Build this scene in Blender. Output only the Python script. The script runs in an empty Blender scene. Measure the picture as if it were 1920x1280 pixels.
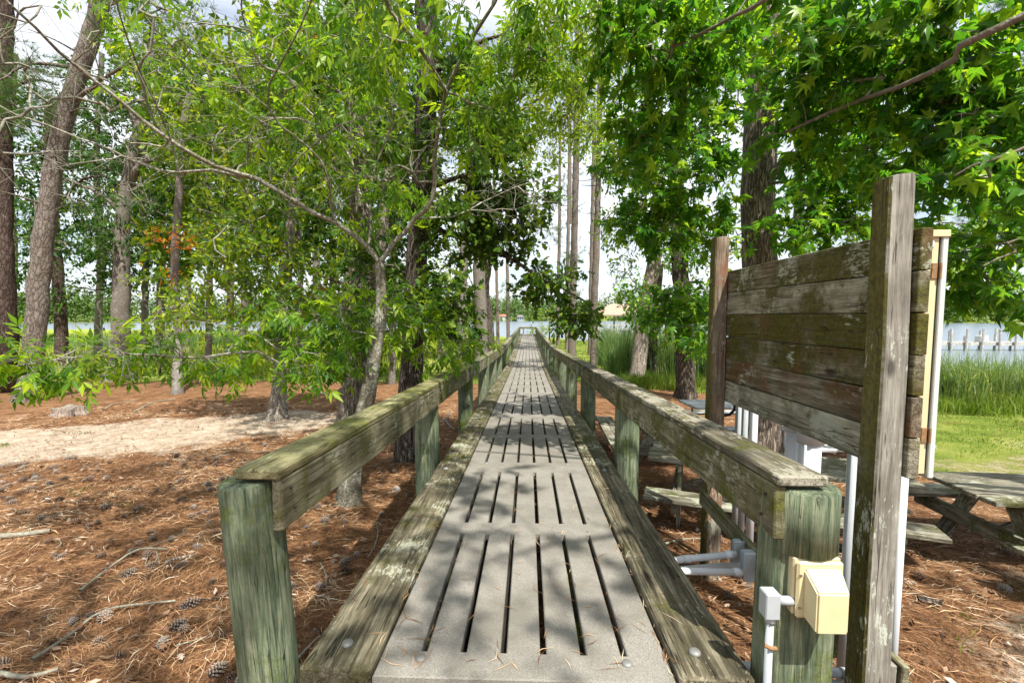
import bpy, bmesh, math, random
import numpy as np
from mathutils import Vector, Matrix, Euler

# ------------------------------------------------------------------ camera, sky, sun
scene = bpy.context.scene
COL = scene.collection
R = math.radians
random.seed(7)
rng = np.random.default_rng(11)

EYE = 1.92
FPX = 853.0                      # focal length in pixels of a 1920 px wide frame
PITCH, YAW, SHY = R(4.0), R(2.01), 14.3
cam_data = bpy.data.cameras.new("camera")
cam = bpy.data.objects.new("camera", cam_data)
COL.objects.link(cam)
cam.location = (0, 0, EYE)
cam.rotation_euler = (R(90) - PITCH, 0, YAW)
cam_data.sensor_width = 36.0
cam_data.lens = FPX / 1920 * 36.0
cam_data.shift_y = SHY / 1920
cam_data.clip_start = 0.05
cam_data.clip_end = 6000
scene.camera = cam

SUN_EL, SUN_AZ = R(58), R(152)   # azimuth clockwise from +Y: behind and to the right
world = bpy.data.worlds.new("World")
scene.world = world
world.use_nodes = True
wn, wl = world.node_tree.nodes, world.node_tree.links
wn.clear()
w_out = wn.new("ShaderNodeOutputWorld")
w_bg = wn.new("ShaderNodeBackground")
sky = wn.new("ShaderNodeTexSky")
sky.sky_type = 'NISHITA'
sky.sun_disc = False
sky.sun_elevation = SUN_EL
sky.sun_rotation = SUN_AZ
sky.air_density = 1.0
sky.dust_density = 2.0
sky.ozone_density = 1.0
w_tc = wn.new("ShaderNodeTexCoord")
w_map = wn.new("ShaderNodeMapping")
w_map.inputs['Scale'].default_value = (1.0, 1.0, 3.2)
w_noise = wn.new("ShaderNodeTexNoise")
w_noise.inputs['Scale'].default_value = 2.4
w_noise.inputs['Detail'].default_value = 7
w_noise.inputs['Roughness'].default_value = 0.58
w_ramp = wn.new("ShaderNodeValToRGB")
w_ramp.color_ramp.elements[0].position = 0.36
w_ramp.color_ramp.elements[1].position = 0.62
w_ramp.color_ramp.elements[0].color = (0.30, 0.30, 0.30, 1)
w_mix = wn.new("ShaderNodeMix"); w_mix.data_type = 'RGBA'
wl.new(w_tc.outputs['Generated'], w_map.inputs['Vector'])
wl.new(w_map.outputs['Vector'], w_noise.inputs['Vector'])
wl.new(w_noise.outputs['Fac'], w_ramp.inputs['Fac'])
wl.new(w_ramp.outputs['Color'], w_mix.inputs[0])
wl.new(sky.outputs['Color'], w_mix.inputs[6])
w_mix.inputs[7].default_value = (6.9, 7.2, 7.6, 1)      # thin bright cloud
wl.new(w_mix.outputs[2], w_bg.inputs['Color'])
w_bg.inputs['Strength'].default_value = 0.105
wl.new(w_bg.outputs['Background'], w_out.inputs['Surface'])

sun_data = bpy.data.lights.new("sun", 'SUN')
sun_data.energy = 5.0
sun_data.angle = R(0.55)
sun_data.color = (1.0, 0.95, 0.87)
sun = bpy.data.objects.new("sun", sun_data)
COL.objects.link(sun)
SUNV = Vector((math.sin(SUN_AZ) * math.cos(SUN_EL), math.cos(SUN_AZ) * math.cos(SUN_EL), math.sin(SUN_EL)))
sun.rotation_euler = SUNV.to_track_quat('Z', 'Y').to_euler()
sun.location = SUNV * 40

vs = scene.view_settings
vs.view_transform = 'Standard'
vs.look = 'None'
vs.exposure = 0.90
vs.gamma = 1.0
vs.use_curve_mapping = False
scene.cycles.use_denoising = True
scene.cycles.max_bounces = 7
scene.cycles.diffuse_bounces = 4
scene.cycles.transmission_bounces = 5
scene.cycles.glossy_bounces = 3
scene.cycles.transparent_max_bounces = 4
scene.cycles.sample_clamp_indirect = 6.0
scene.cycles.caustics_reflective = False
scene.cycles.caustics_refractive = False

CAM_R = np.array(Euler((R(90) - PITCH, 0, YAW)).to_matrix())

def at(px, py, d):
    """World point seen at photo position (px, py), d metres down the walk."""
    c = np.array([(px - 960.0) / FPX, -(py - 640.0 - SHY) / FPX, -1.0])
    v = CAM_R @ c
    v = v * (d / v[1])
    return np.array([v[0], v[1], v[2] + EYE])

def pix(P):
    """Photo position of world points (n,3)."""
    P = np.atleast_2d(P) - np.array([0, 0, EYE])
    c = P @ CAM_R
    z = -c[:, 2]
    zz = np.where(z > 0.05, z, 0.05)
    return np.stack([960 + FPX * c[:, 0] / zz, 640 + SHY - FPX * c[:, 1] / zz, z], 1)

# ------------------------------------------------------------------ terrain functions
def smooth(a, b, t):
    t = np.clip((t - a) / (b - a), 0, 1)
    return t * t * (3 - 2 * t)

def vnoise(x, y, s, seed=0):
    """Cheap smooth value noise."""
    x = np.asarray(x, float) / s + seed * 17.3
    y = np.asarray(y, float) / s - seed * 9.1
    xi, yi = np.floor(x), np.floor(y)
    fx, fy = x - xi, y - yi
    fx, fy = fx * fx * (3 - 2 * fx), fy * fy * (3 - 2 * fy)
    def h(a, b):
        v = np.sin(a * 127.1 + b * 311.7 + seed * 74.7) * 43758.5453
        return v - np.floor(v)
    return (h(xi, yi) * (1 - fx) + h(xi + 1, yi) * fx) * (1 - fy) + (h(xi, yi + 1) * (1 - fx) + h(xi + 1, yi + 1) * fx) * fy

WATER_Z = -1.0
def shore_y(x):
    x = np.asarray(x, float)
    y = np.interp(x, [-400, -120, -40, -10, 4, 8, 10, 12.5, 14.5, 18, 30, 80, 400],
                     [120, 110, 96, 76, 66, 58, 38, 24, 18.5, 16.5, 15, 14, 12])
    return y + 1.2 * np.sin(x * 0.7) * np.clip((y - 14) / 30, 0.1, 1)

def ground_z(x, y, fine=True):
    x = np.asarray(x, float); y = np.asarray(y, float)
    z = -0.036 * np.clip(y, -6, 19) - 0.006 * np.clip(y - 19, 0, 40)
    z = z - 0.15 * smooth(4, 14, x) * smooth(2, 14, y)
    if fine:
        z = z + 0.05 * (vnoise(x, y, 1.7, 1) - 0.5) + 0.10 * (vnoise(x, y, 4.5, 2) - 0.5)
    sy = shore_y(x)
    t = smooth(-3.0, 4.0, y - sy)
    z = z * (1 - t) + (-2.6) * t
    r = np.hypot(x, y)
    far = 330 + 25 * np.sin(np.arctan2(x, y) * 5.0) + 8 * np.sin(np.arctan2(x, y) * 17.0)
    tf = smooth(-6, 5, r - far)
    zf = -0.7 + np.clip(r - far, 0, 600) * 0.012
    ok = (y > sy)
    return np.where(ok, z * (1 - tf) + zf * tf, z)

def gz(x, y):
    return float(ground_z(x, y))

PATH = np.array([(-30, 4.5), (-14, 6.3), (-9.3, 7.25), (-7.4, 8.2), (-6.4, 9.0), (-5.7, 9.8)])
def path_dist(x, y):
    x = np.asarray(x, float); y = np.asarray(y, float)
    best = np.full(x.shape, 1e9)
    for a, b in zip(PATH[:-1], PATH[1:]):
        d = b - a
        t = np.clip(((x - a[0]) * d[0] + (y - a[1]) * d[1]) / (d @ d), 0, 1)
        best = np.minimum(best, np.hypot(x - a[0] - t * d[0], y - a[1] - t * d[1]))
    return best

def w_sand(x, y):
    d = path_dist(x, y) + 1.1 * (vnoise(x, y, 1.3, 5) - 0.5) + 0.5 * (vnoise(x, y, 0.4, 6) - 0.5)
    s = 1 - smooth(0.95, 2.1, d)
    q = np.hypot((x - 5.2) / 1.3, (y - 3.0) / 0.9) + 1.0 * (vnoise(x, y, 0.7, 8) - 0.5)
    s = np.maximum(s, 0.75 * (1 - smooth(0.4, 1.2, q)))
    q = np.hypot((x - 7.4) / 1.6, (y - 6.9) / 0.6) + 1.0 * (vnoise(x, y, 0.7, 9) - 0.5)
    s = np.maximum(s, 0.5 * (1 - smooth(0.4, 1.2, q)))
    q = np.hypot((x - 3.6) / 0.8, (y - 2.2) / 0.6) + 1.2 * (vnoise(x, y, 0.6, 10) - 0.5)
    s = np.maximum(s, 0.6 * (1 - smooth(0.4, 1.2, q)))
    q = np.hypot((x - 3.1) / 1.1, (y - 2.75) / 0.55) + 1.1 * (vnoise(x, y, 0.35, 14) - 0.5)
    return np.maximum(s, 0.52 * (1 - smooth(0.3, 1.2, q)))

def w_grass(x, y):
    x = np.asarray(x, float); y = np.asarray(y, float)
    n = vnoise(x, y, 2.2, 3) - 0.5
    g = smooth(15.5, 19.5, y + 4 * n)                                       # lawn beyond the straw
    g = np.where(x < -4, smooth(16.2, 19.2, y + 3 * n), g)
    right = smooth(4.6, 6.4, x + 1.6 * n) * smooth(4.6, 6.0, y + 1.4 * n)
    right = right * (1 - smooth(0.2, 1.4, 1.8 - np.hypot((x - 6.3) / 2.0, (y - 13.5) / 1.2)))
    g = np.maximum(g, right)
    p = np.hypot((x + 9.6) / 0.9, (y - 7.3) / 0.5) + 0.8 * (vnoise(x, y, 0.5, 12) - 0.5)
    g = np.maximum(g, 1 - smooth(0.5, 1.1, p))
    return g

# ------------------------------------------------------------------ helpers: objects
def tag(o, label=None, cat=None, group=None, kind=None):
    if label: o["label"] = label
    if cat: o["category"] = cat
    if group: o["group"] = group
    if kind: o["kind"] = kind
    return o

def empty(name, loc, label=None, cat=None, group=None):
    o = bpy.data.objects.new(name, None)
    COL.objects.link(o)
    o.location = tuple(loc)
    o.empty_display_size = 0.1
    return tag(o, label, cat, group)

def link(name, me, mat=None, parent=None, loc=None, smooth_shade=False):
    o = bpy.data.objects.new(name, me)
    COL.objects.link(o)
    if mat is not None and len(me.materials) == 0:
        me.materials.append(mat)
    if parent is not None:
        o.parent = parent
    if loc is not None:
        o.location = tuple(loc)
    if smooth_shade:
        me.polygons.foreach_set("use_smooth", np.ones(len(me.polygons), bool))
    return o

def mesh_np(name, V, F, attrs=None, smooth_shade=False):
    """V (n,3), F (m,3|4) int arrays -> mesh, fast."""
    me = bpy.data.meshes.new(name)
    V = np.asarray(V, np.float32); F = np.asarray(F, np.int32)
    k = F.shape[1]
    me.vertices.add(len(V)); me.vertices.foreach_set("co", V.ravel())
    me.loops.add(F.size); me.loops.foreach_set("vertex_index", F.ravel())
    me.polygons.add(len(F))
    me.polygons.foreach_set("loop_start", np.arange(len(F), dtype=np.int32) * k)
    if smooth_shade:
        me.polygons.foreach_set("use_smooth", np.ones(len(F), bool))
    for nm, a in (attrs or {}).items():
        at_ = me.attributes.new(nm, 'FLOAT', 'POINT')
        at_.data.foreach_set("value", np.asarray(a, np.float32))
    me.update(calc_edges=True)
    me.validate()
    return me

class MB:
    """collects polygons for ONE mesh"""
    def __init__(s): s.v = []; s.f = []
    def box(s, a, b, bev=0.0):
        (x0, y0, z0), (x1, y1, z1) = a, b
        n = len(s.v)
        if bev <= 0:
            s.v += [(x0,y0,z0),(x1,y0,z0),(x1,y1,z0),(x0,y1,z0),(x0,y0,z1),(x1,y0,z1),(x1,y1,z1),(x0,y1,z1)]
            s.f += [tuple(n+i for i in q) for q in ((0,3,2,1),(4,5,6,7),(0,1,5,4),(1,2,6,5),(2,3,7,6),(3,0,4,7))]
            return s
        me = bmesh.new()
        bmesh.ops.create_cube(me, size=1.0, matrix=Matrix.Translation(((x0+x1)/2,(y0+y1)/2,(z0+z1)/2)) @ Matrix.Diagonal((x1-x0,y1-y0,z1-z0,1)))
        bmesh.ops.bevel(me, geom=list(me.edges), offset=bev, segments=1, affect='EDGES')
        me.verts.index_update()
        s.v += [tuple(v.co) for v in me.verts]
        s.f += [tuple(n + v.index for v in f.verts) for f in me.faces]
        me.free()
        return s
    def tube(s, pts, rad, n=10, caps=True):
        pts = [Vector(p) for p in pts]
        rad = rad if hasattr(rad, '__len__') else [rad] * len(pts)
        base = len(s.v)
        prev = None
        for i, p in enumerate(pts):
            t = (pts[min(i+1, len(pts)-1)] - pts[max(i-1, 0)]).normalized()
            if prev is None:
                u = t.orthogonal().normalized()
            else:
                u = (prev - t * prev.dot(t)).normalized()
            prev = u
            w = t.cross(u)
            for k in range(n):
                a = 2 * math.pi * k / n
                s.v.append(tuple(p + (u * math.cos(a) + w * math.sin(a)) * rad[i]))
        for i in range(len(pts) - 1):
            for k in range(n):
                a, b = base + i*n + k, base + i*n + (k+1) % n
                s.f.append((a, b, b + n, a + n))
        if caps:
            s.f.append(tuple(base + k for k in range(n))[::-1])
            s.f.append(tuple(base + (len(pts)-1)*n + k for k in range(n)))
        return s
    def build(s, name, mat, parent=None, loc=None, smooth_shade=False, off=(0,0,0)):
        me = bpy.data.meshes.new(name)
        me.from_pydata([(x-off[0], y-off[1], z-off[2]) for x, y, z in s.v], [], s.f)
        me.update()
        return link(name, me, mat, parent, loc, smooth_shade)

# ------------------------------------------------------------------ helpers: materials
class NT:
    def __init__(s, name):
        s.m = bpy.data.materials.new(name); s.m.use_nodes = True
        s.n, s.l = s.m.node_tree.nodes, s.m.node_tree.links
        s.n.clear()
        s.out = s.n.new("ShaderNodeOutputMaterial")
    def node(s, t, **kw):
        n = s.n.new(t)
        for k, v in kw.items(): setattr(n, k, v)
        return n
    def put(s, sock, v):
        if isinstance(v, bpy.types.NodeSocket): s.l.new(v, sock)
        elif isinstance(v, tuple) and len(v) == 3 and sock.type == 'RGBA': sock.default_value = (*v, 1)
        else: sock.default_value = v
    def noise(s, vec, scale, detail=4, rough=0.55, dist=0.0):
        n = s.node("ShaderNodeTexNoise")
        s.put(n.inputs['Vector'], vec)
        n.inputs['Scale'].default_value = scale; n.inputs['Detail'].default_value = detail
        n.inputs['Roughness'].default_value = rough; n.inputs['Distortion'].default_value = dist
        return n.outputs['Fac']
    def ramp(s, fac, stops):
        n = s.node("ShaderNodeValToRGB")
        e = n.color_ramp.elements
        while len(e) < len(stops): e.new(0.5)
        for i, (p, c) in enumerate(stops):
            e[i].position = p
            c = (c, c, c) if not hasattr(c, '__len__') else c
            e[i].color = (*c, 1)
        s.put(n.inputs['Fac'], fac)
        return n.outputs['Color']
    def mix(s, f, a, b, mode='MIX'):
        n = s.node("ShaderNodeMix", data_type='RGBA', blend_type=mode)
        s.put(n.inputs[0], f); s.put(n.inputs[6], a); s.put(n.inputs[7], b)
        return n.outputs[2]
    def math(s, op, a, b=0.0, c=0.0):
        n = s.node("ShaderNodeMath", operation=op)
        s.put(n.inputs[0], a); s.put(n.inputs[1], b); s.put(n.inputs[2], c)
        return n.outputs[0]
    def coords(s, scale=(1,1,1), rnd=True):
        tc = s.node("ShaderNodeTexCoord")
        v = tc.outputs['Object']
        if rnd:
            oi = s.node("ShaderNodeObjectInfo")
            m = s.math('MULTIPLY', oi.outputs['Random'], 53.0)
            va = s.node("ShaderNodeVectorMath", operation='ADD')
            s.put(va.inputs[0], v); s.put(va.inputs[1], m)
            v = va.outputs[0]
        mp = s.node("ShaderNodeMapping")
        s.put(mp.inputs['Vector'], v); mp.inputs['Scale'].default_value = scale
        return mp.outputs['Vector']
    def bump(s, h, strength=0.4, dist=0.01):
        n = s.node("ShaderNodeBump")
        n.inputs['Strength'].default_value = strength; n.inputs['Distance'].default_value = dist
        s.put(n.inputs['Height'], h)
        return n.outputs['Normal']
    def principled(s, color, rough=0.8, normal=None, spec=0.3, metallic=0.0):
        p = s.node("ShaderNodeBsdfPrincipled")
        s.put(p.inputs['Base Color'], color); s.put(p.inputs['Roughness'], rough)
        p.inputs['Specular IOR Level'].default_value = spec
        p.inputs['Metallic'].default_value = metallic
        if normal is not None: s.put(p.inputs['Normal'], normal)
        return p.outputs['BSDF']
    def done(s, shader):
        s.l.new(shader, s.out.inputs['Surface'])
        return s.m

def wood(name, dark, mid, light, moss=0.4, moss_col=(0.10, 0.115, 0.012), lichen=0.4, lichen_col=(0.33, 0.34, 0.26),
         axis=1, grain=1.0, mscale=4.0, bump=0.8, stain=0.0, stain_col=(0.2, 0.07, 0.03), side_moss=None):
    t = NT(name)
    sc = [1.0, 1.0, 1.0]; sc[axis] = 0.05
    g = t.coords(tuple(sc)); u = t.coords((1, 1, 1))
    sl = [1.0, 1.0, 1.0]; sl[axis] = 0.3
    q = t.coords(tuple(sl))
    n1 = t.noise(g, 34 * grain, 6, 0.68, 1.1)
    n2 = t.noise(g, 11 * grain, 4, 0.6, 2.2)
    n3 = t.noise(g, 150 * grain, 3, 0.75, 0.2)
    h = t.math('ADD', t.math('MULTIPLY', n1, 0.5), t.math('ADD', t.math('MULTIPLY', n2, 0.3), t.math('MULTIPLY', n3, 0.25)))
    col = t.ramp(h, [(0.40, dark), (0.51, mid), (0.62, light)])
    blot = t.noise(u, 2.7, 6, 0.68)
    col = t.mix(t.ramp(blot, [(0.44, 0.0), (0.62, 0.75)]), col, t.mix(0.7, col, dark))
    if stain > 0:
        col = t.mix(t.math('MULTIPLY', t.ramp(t.noise(u, 3.1, 4), [(0.47, 0.0), (0.60, 1.0)]), stain), col, stain_col)
    mn = t.noise(u, mscale, 7, 0.72)
    mm = t.math('ADD', t.math('MULTIPLY', mn, 0.8), t.math('MULTIPLY', n1, 0.2))
    orn = t.node("ShaderNodeObjectInfo").outputs['Random']
    mm = t.math('ADD', mm, t.math('MULTIPLY', t.math('SUBTRACT', orn, 0.5), 0.14))
    orn2 = t.math('SUBTRACT', t.math('FRACT', t.math('MULTIPLY', orn, 17.3)), 0.55)
    if side_moss is not None:
        ge = t.node("ShaderNodeNewGeometry")
        dp = t.node("ShaderNodeVectorMath", operation='DOT_PRODUCT')
        t.put(dp.inputs[0], ge.outputs['Normal']); dp.inputs[1].default_value = side_moss
        mm = t.math('ADD', mm, t.math('MULTIPLY', dp.outputs['Value'], 0.24))
    mf = t.math('MULTIPLY', t.ramp(mm, [(0.575 - 0.22 * moss, 0.0), (0.66 - 0.18 * moss, 1.0)]), 0.88)
    mcol = t.mix(t.ramp(t.noise(u, 45, 4, 0.7), [(0.35, 0.0), (0.65, 1.0)]), moss_col, tuple(0.38 * c for c in moss_col))
    col = t.mix(mf, col, mcol)
    ln = t.noise(q, 48, 6, 0.78)
    la = t.noise(u, 3.3, 3)
    if lichen > 0.01: lf = t.ramp(t.math('ADD', ln, t.math('ADD', t.math('MULTIPLY', t.math('SUBTRACT', la, 0.5), 0.95), t.math('MULTIPLY', orn2, 0.09))), [(0.675 - 0.19 * lichen, 0.0), (0.72 - 0.19 * lichen, 0.9)])
    if lichen > 0.01: col = t.mix(lf, col, lichen_col)
    skn = [2.0, 2.0, 2.0]; skn[axis] = 0.9
    vo = t.node("ShaderNodeTexVoronoi"); t.put(vo.inputs['Vector'], t.coords(tuple(skn))); vo.inputs['Scale'].default_value = 1.7
    kf = t.ramp(vo.outputs['Distance'], [(0.04, 0.85), (0.085, 0.0)])
    col = t.mix(kf, col, tuple(0.6 * c for c in dark))
    ck = t.math('ABSOLUTE', t.math('SUBTRACT', t.noise(g, 17 * grain, 3, 0.5, 0.6), 0.5))
    ckf = t.ramp(ck, [(0.0, 1.0), (0.010, 0.0)])
    ckf = t.math('MULTIPLY', ckf, t.ramp(t.noise(u, 5, 2), [(0.45, 0.0), (0.58, 0.9)]))
    col = t.mix(ckf, col, tuple(0.35 * c for c in dark))
    hh = t.math('SUBTRACT', t.math('ADD', h, t.math('MULTIPLY', mf, 0.15)), t.math('MULTIPLY', ckf, 0.5))
    return t.done(t.principled(col, 0.9, t.bump(hh, bump, 0.014), 0.18))

def plain(name, col, rough=0.5, metallic=0.0, spec=0.4, var=0.12, scale=8):
    t = NT(name)
    u = t.coords((1, 1, 1))
    c = t.mix(t.math('MULTIPLY', t.ramp(t.noise(u, scale, 5, 0.65), [(0.35, 0.0), (0.7, 1.0)]), var), col, tuple(0.45 * x for x in col))
    return t.done(t.principled(c, rough, None, spec, metallic))

def bark(name, dark, mid, light, style='ridge', scale=1.0, lichen=0.2, lichen_col=(0.34, 0.36, 0.30), bump=1.0):
    t = NT(name)
    if style == 'plate':
        g = t.coords((1, 1, 0.36)); vz = t.node("ShaderNodeTexVoronoi", feature='DISTANCE_TO_EDGE')
        wob = t.noise(g, 9 * scale, 3)
        va = t.node("ShaderNodeVectorMath", operation='ADD'); t.put(va.inputs[0], g)
        sv = t.node("ShaderNodeVectorMath", operation='SCALE'); cb = t.node("ShaderNodeCombineXYZ")
        for i in range(3): t.put(cb.inputs[i], wob)
        t.put(sv.inputs[0], cb.outputs[0]); sv.inputs['Scale'].default_value = 0.16 / scale
        t.put(va.inputs[1], sv.outputs[0])
        t.put(vz.inputs['Vector'], va.outputs[0]); vz.inputs['Scale'].default_value = 13 * scale
        e = t.ramp(vz.outputs['Distance'], [(0.0, 0.1), (0.07, 0.55), (0.5, 1.0)])
        f = t.noise(g, 60 * scale, 5, 0.7)
        h = t.math('ADD', t.math('MULTIPLY', e, 0.62), t.math('MULTIPLY', f, 0.58))
    elif style == 'smooth':
        g = t.coords((1, 1, 1.4))
        h = t.math('ADD', t.math('MULTIPLY', t.noise(g, 16 * scale, 6, 0.65), 0.7), t.math('MULTIPLY', t.noise(g, 80 * scale, 3), 0.3))
    else:
        g = t.coords((1, 1, 0.13))
        a = t.noise(g, 26 * scale, 5, 0.6, 0.8)
        a = t.math('ABSOLUTE', t.math('SUBTRACT', a, 0.5))
        a = t.ramp(a, [(0.0, 0.0), (0.09, 0.75), (0.2, 1.0)])
        f = t.noise(g, 110 * scale, 4, 0.7)
        h = t.math('ADD', t.math('MULTIPLY', a, 0.65), t.math('MULTIPLY', f, 0.45))
    u = t.coords((1, 1, 1))
    col = t.ramp(h, [(0.25, dark), (0.6, mid), (0.95, light)])
    ln = t.math('ADD', t.math('MULTIPLY', t.noise(u, 5, 6, 0.7), 0.6), t.math('MULTIPLY', t.noise(u, 40, 3), 0.4))
    col = t.mix(t.math('MULTIPLY', t.ramp(ln, [(0.62 - 0.2 * lichen, 0.0), (0.68 - 0.12 * lichen, 1.0)]), 0.8), col, lichen_col)
    return t.done(t.principled(col, 0.9, t.bump(h, bump, 0.03), 0.15))

def leaf_mat(name, c0, c1, c2, trans=0.42, tcol=1.7, rough=0.42, odd=None, odd_at=0.985):
    """c0 dark .. c2 bright, picked per leaf by the attribute v (plus the object's own random for single leaves)."""
    t = NT(name)
    a = t.node("ShaderNodeAttribute", attribute_name="v")
    oi = t.node("ShaderNodeObjectInfo")
    sel = t.math('LESS_THAN', a.outputs['Fac'], -0.5)
    v = t.math('ADD', t.math('MULTIPLY', t.math('SUBTRACT', 1.0, sel), a.outputs['Fac']), t.math('MULTIPLY', sel, t.math('MULTIPLY', oi.outputs['Random'], 0.96)))
    st = [(0.0, c0), (0.55, c1), (0.97 if odd is None else odd_at - 0.02, c2)]
    if odd is not None: st.append((odd_at, odd))
    col = t.ramp(v, st)
    rib = t.node("ShaderNodeAttribute", attribute_name="rib").outputs['Fac']
    rf = t.math('MULTIPLY', t.math('POWER', rib, 5.0), 0.55)
    col = t.mix(rf, col, t.mix(1.0, col, (2.1, 1.7, 1.5), 'MULTIPLY'))
    p = t.principled(col, rough, None, 0.24)
    tr = t.node("ShaderNodeBsdfTranslucent")
    tc = t.node("ShaderNodeMix", data_type='RGBA', blend_type='MULTIPLY')
    tc.inputs[0].default_value = 1.0
    t.put(tc.inputs[6], col); tc.inputs[7].default_value = (tcol * 1.25, tcol * 1.15, tcol * 0.55, 1)
    t.put(tr.inputs['Color'], tc.outputs[2])
    ms = t.node("ShaderNodeMixShader"); ms.inputs[0].default_value = trans
    t.l.new(p, ms.inputs[1]); t.l.new(tr.outputs[0], ms.inputs[2])
    return t.done(ms.outputs[0])

M = {}
M['post'] = wood('treated_post_wood', (0.036, 0.052, 0.032), (0.125, 0.160, 0.095), (0.28, 0.295, 0.195), moss=0.28, moss_col=(0.13, 0.17, 0.02), lichen=0.0, axis=2, grain=1.35, mscale=2.5, bump=1.0)
M['slot_shade_board'] = wood('slot_shade_wood', (0.010, 0.008, 0.006), (0.03, 0.024, 0.018), (0.06, 0.05, 0.038), moss=0.1, lichen=0.0)  # near-black colour stands in for the shade under the deck
M['rail_yellow'] = wood('new_rail_wood', (0.09, 0.078, 0.036), (0.275, 0.25, 0.125), (0.42, 0.395, 0.225), moss=0.34, moss_col=(0.15, 0.165, 0.035), lichen=0.05, mscale=2.6)
M['rail'] = wood('weathered_rail_wood', (0.050, 0.045, 0.025), (0.175, 0.160, 0.095), (0.33, 0.31, 0.21), moss=0.50, moss_col=(0.110, 0.120, 0.018), lichen=0.42, mscale=2.8)
M['cap_grey'] = wood('weathered_cap_wood', (0.026, 0.022, 0.015), (0.105, 0.093, 0.064), (0.24, 0.22, 0.165), moss=0.25, lichen=0.55, lichen_col=(0.31, 0.29, 0.23), mscale=4)
M['edge'] = wood('weathered_edge_beam', (0.022, 0.019, 0.011), (0.125, 0.108, 0.068), (0.31, 0.28, 0.195), moss=0.40, moss_col=(0.085, 0.085, 0.018), lichen=0.22, mscale=2.6, grain=0.7, bump=1.0)
M['board'] = wood('notice_board_plank', (0.034, 0.028, 0.018), (0.145, 0.127, 0.082), (0.33, 0.305, 0.23), moss=0.52, moss_col=(0.085, 0.083, 0.007), lichen=0.28, mscale=3.0, stain=0.7, stain_col=(0.12, 0.045, 0.02))
M['board_pale'] = wood('pale_notice_plank', (0.055, 0.046, 0.03), (0.26, 0.235, 0.165), (0.42, 0.40, 0.30), moss=0.36, moss_col=(0.085, 0.083, 0.008), lichen=0.4, mscale=4)
M['board_post'] = wood('grey_board_post', (0.085, 0.076, 0.062), (0.235, 0.22, 0.185), (0.37, 0.355, 0.305), moss=0.10, moss_col=(0.115, 0.105, 0.010), lichen=0.36, lichen_col=(0.46, 0.5, 0.42), axis=2, mscale=3, side_moss=(-1, 0.15, 0))
M['board_post_red'] = wood('brown_board_post', (0.06, 0.042, 0.03), (0.20, 0.15, 0.105), (0.35, 0.30, 0.22), moss=0.22, moss_col=(0.11, 0.105, 0.012), lichen=0.5, axis=2, mscale=3, stain=0.6, side_moss=(-1, 0.1, 0))
M['table'] = wood('weathered_table_wood', (0.05, 0.043, 0.03), (0.18, 0.165, 0.125), (0.32, 0.305, 0.25), moss=0.25, moss_col=(0.09, 0.10, 0.02), lichen=0.3, axis=0, mscale=3)
M['table_pale'] = wood('pale_table_wood', (0.12, 0.12, 0.11), (0.34, 0.35, 0.33), (0.50, 0.52, 0.50), moss=0.05, lichen=0.2, axis=0, mscale=3)
M['dock'] = wood('grey_dock_wood', (0.18, 0.17, 0.15), (0.42, 0.40, 0.36), (0.60, 0.58, 0.54), moss=0.0, lichen=0.1, axis=2)
M['pvc'] = plain('grey_pvc', (0.37, 0.405, 0.42), 0.38, var=0.16, scale=14)
M['pvc_white'] = plain('white_pvc', (0.60, 0.63, 0.65), 0.38, var=0.14, scale=14)
M['box_grey'] = plain('grey_box_plastic', (0.27, 0.32, 0.34), 0.45, var=0.1)
M['yellow'] = plain('cream_yellow_plastic', (0.60, 0.53, 0.305), 0.45, var=0.22, scale=9)
M['cream'] = plain('cream_casing', (0.58, 0.50, 0.30), 0.5, var=0.12)
M['casing'] = plain('pale_grey_casing', (0.50, 0.54, 0.52), 0.45, var=0.12)
M['rubber'] = plain('black_rubber', (0.015, 0.017, 0.02), 0.6)
M['rust'] = plain('rusty_metal', (0.30, 0.17, 0.075), 0.7, var=0.85, scale=60)
M['bolt'] = plain('dull_zinc', (0.25, 0.25, 0.235), 0.6, metallic=0.4, var=0.5, scale=40)
M['nail'] = plain('dark_nail', (0.03, 0.022, 0.018), 0.7)
M['screw'] = plain('screw_steel', (0.4, 0.38, 0.36), 0.35, metallic=0.9)
M['tubing'] = plain('white_tube_paint', (0.62, 0.66, 0.66), 0.35, var=0.1)
M['roof'] = plain('brown_shingle_roof', (0.36, 0.27, 0.20), 0.9, var=0.5, scale=6)
M['house'] = plain('pale_house_wall', (0.46, 0.48, 0.47), 0.8)
M['house_blue'] = plain('blue_grey_house_wall', (0.25, 0.29, 0.32), 0.8)
M['glass'] = plain('dark_window', (0.03, 0.04, 0.05), 0.15)
M['roof_dark'] = plain('grey_roof', (0.16, 0.15, 0.15), 0.9)
M['roof_red'] = plain('red_roof', (0.36, 0.15, 0.09), 0.9)
M['cut_wood'] = wood('stump_wood', (0.08, 0.06, 0.05), (0.25, 0.20, 0.16), (0.42, 0.36, 0.31), moss=0.0, lichen=0.1, axis=2)

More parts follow.
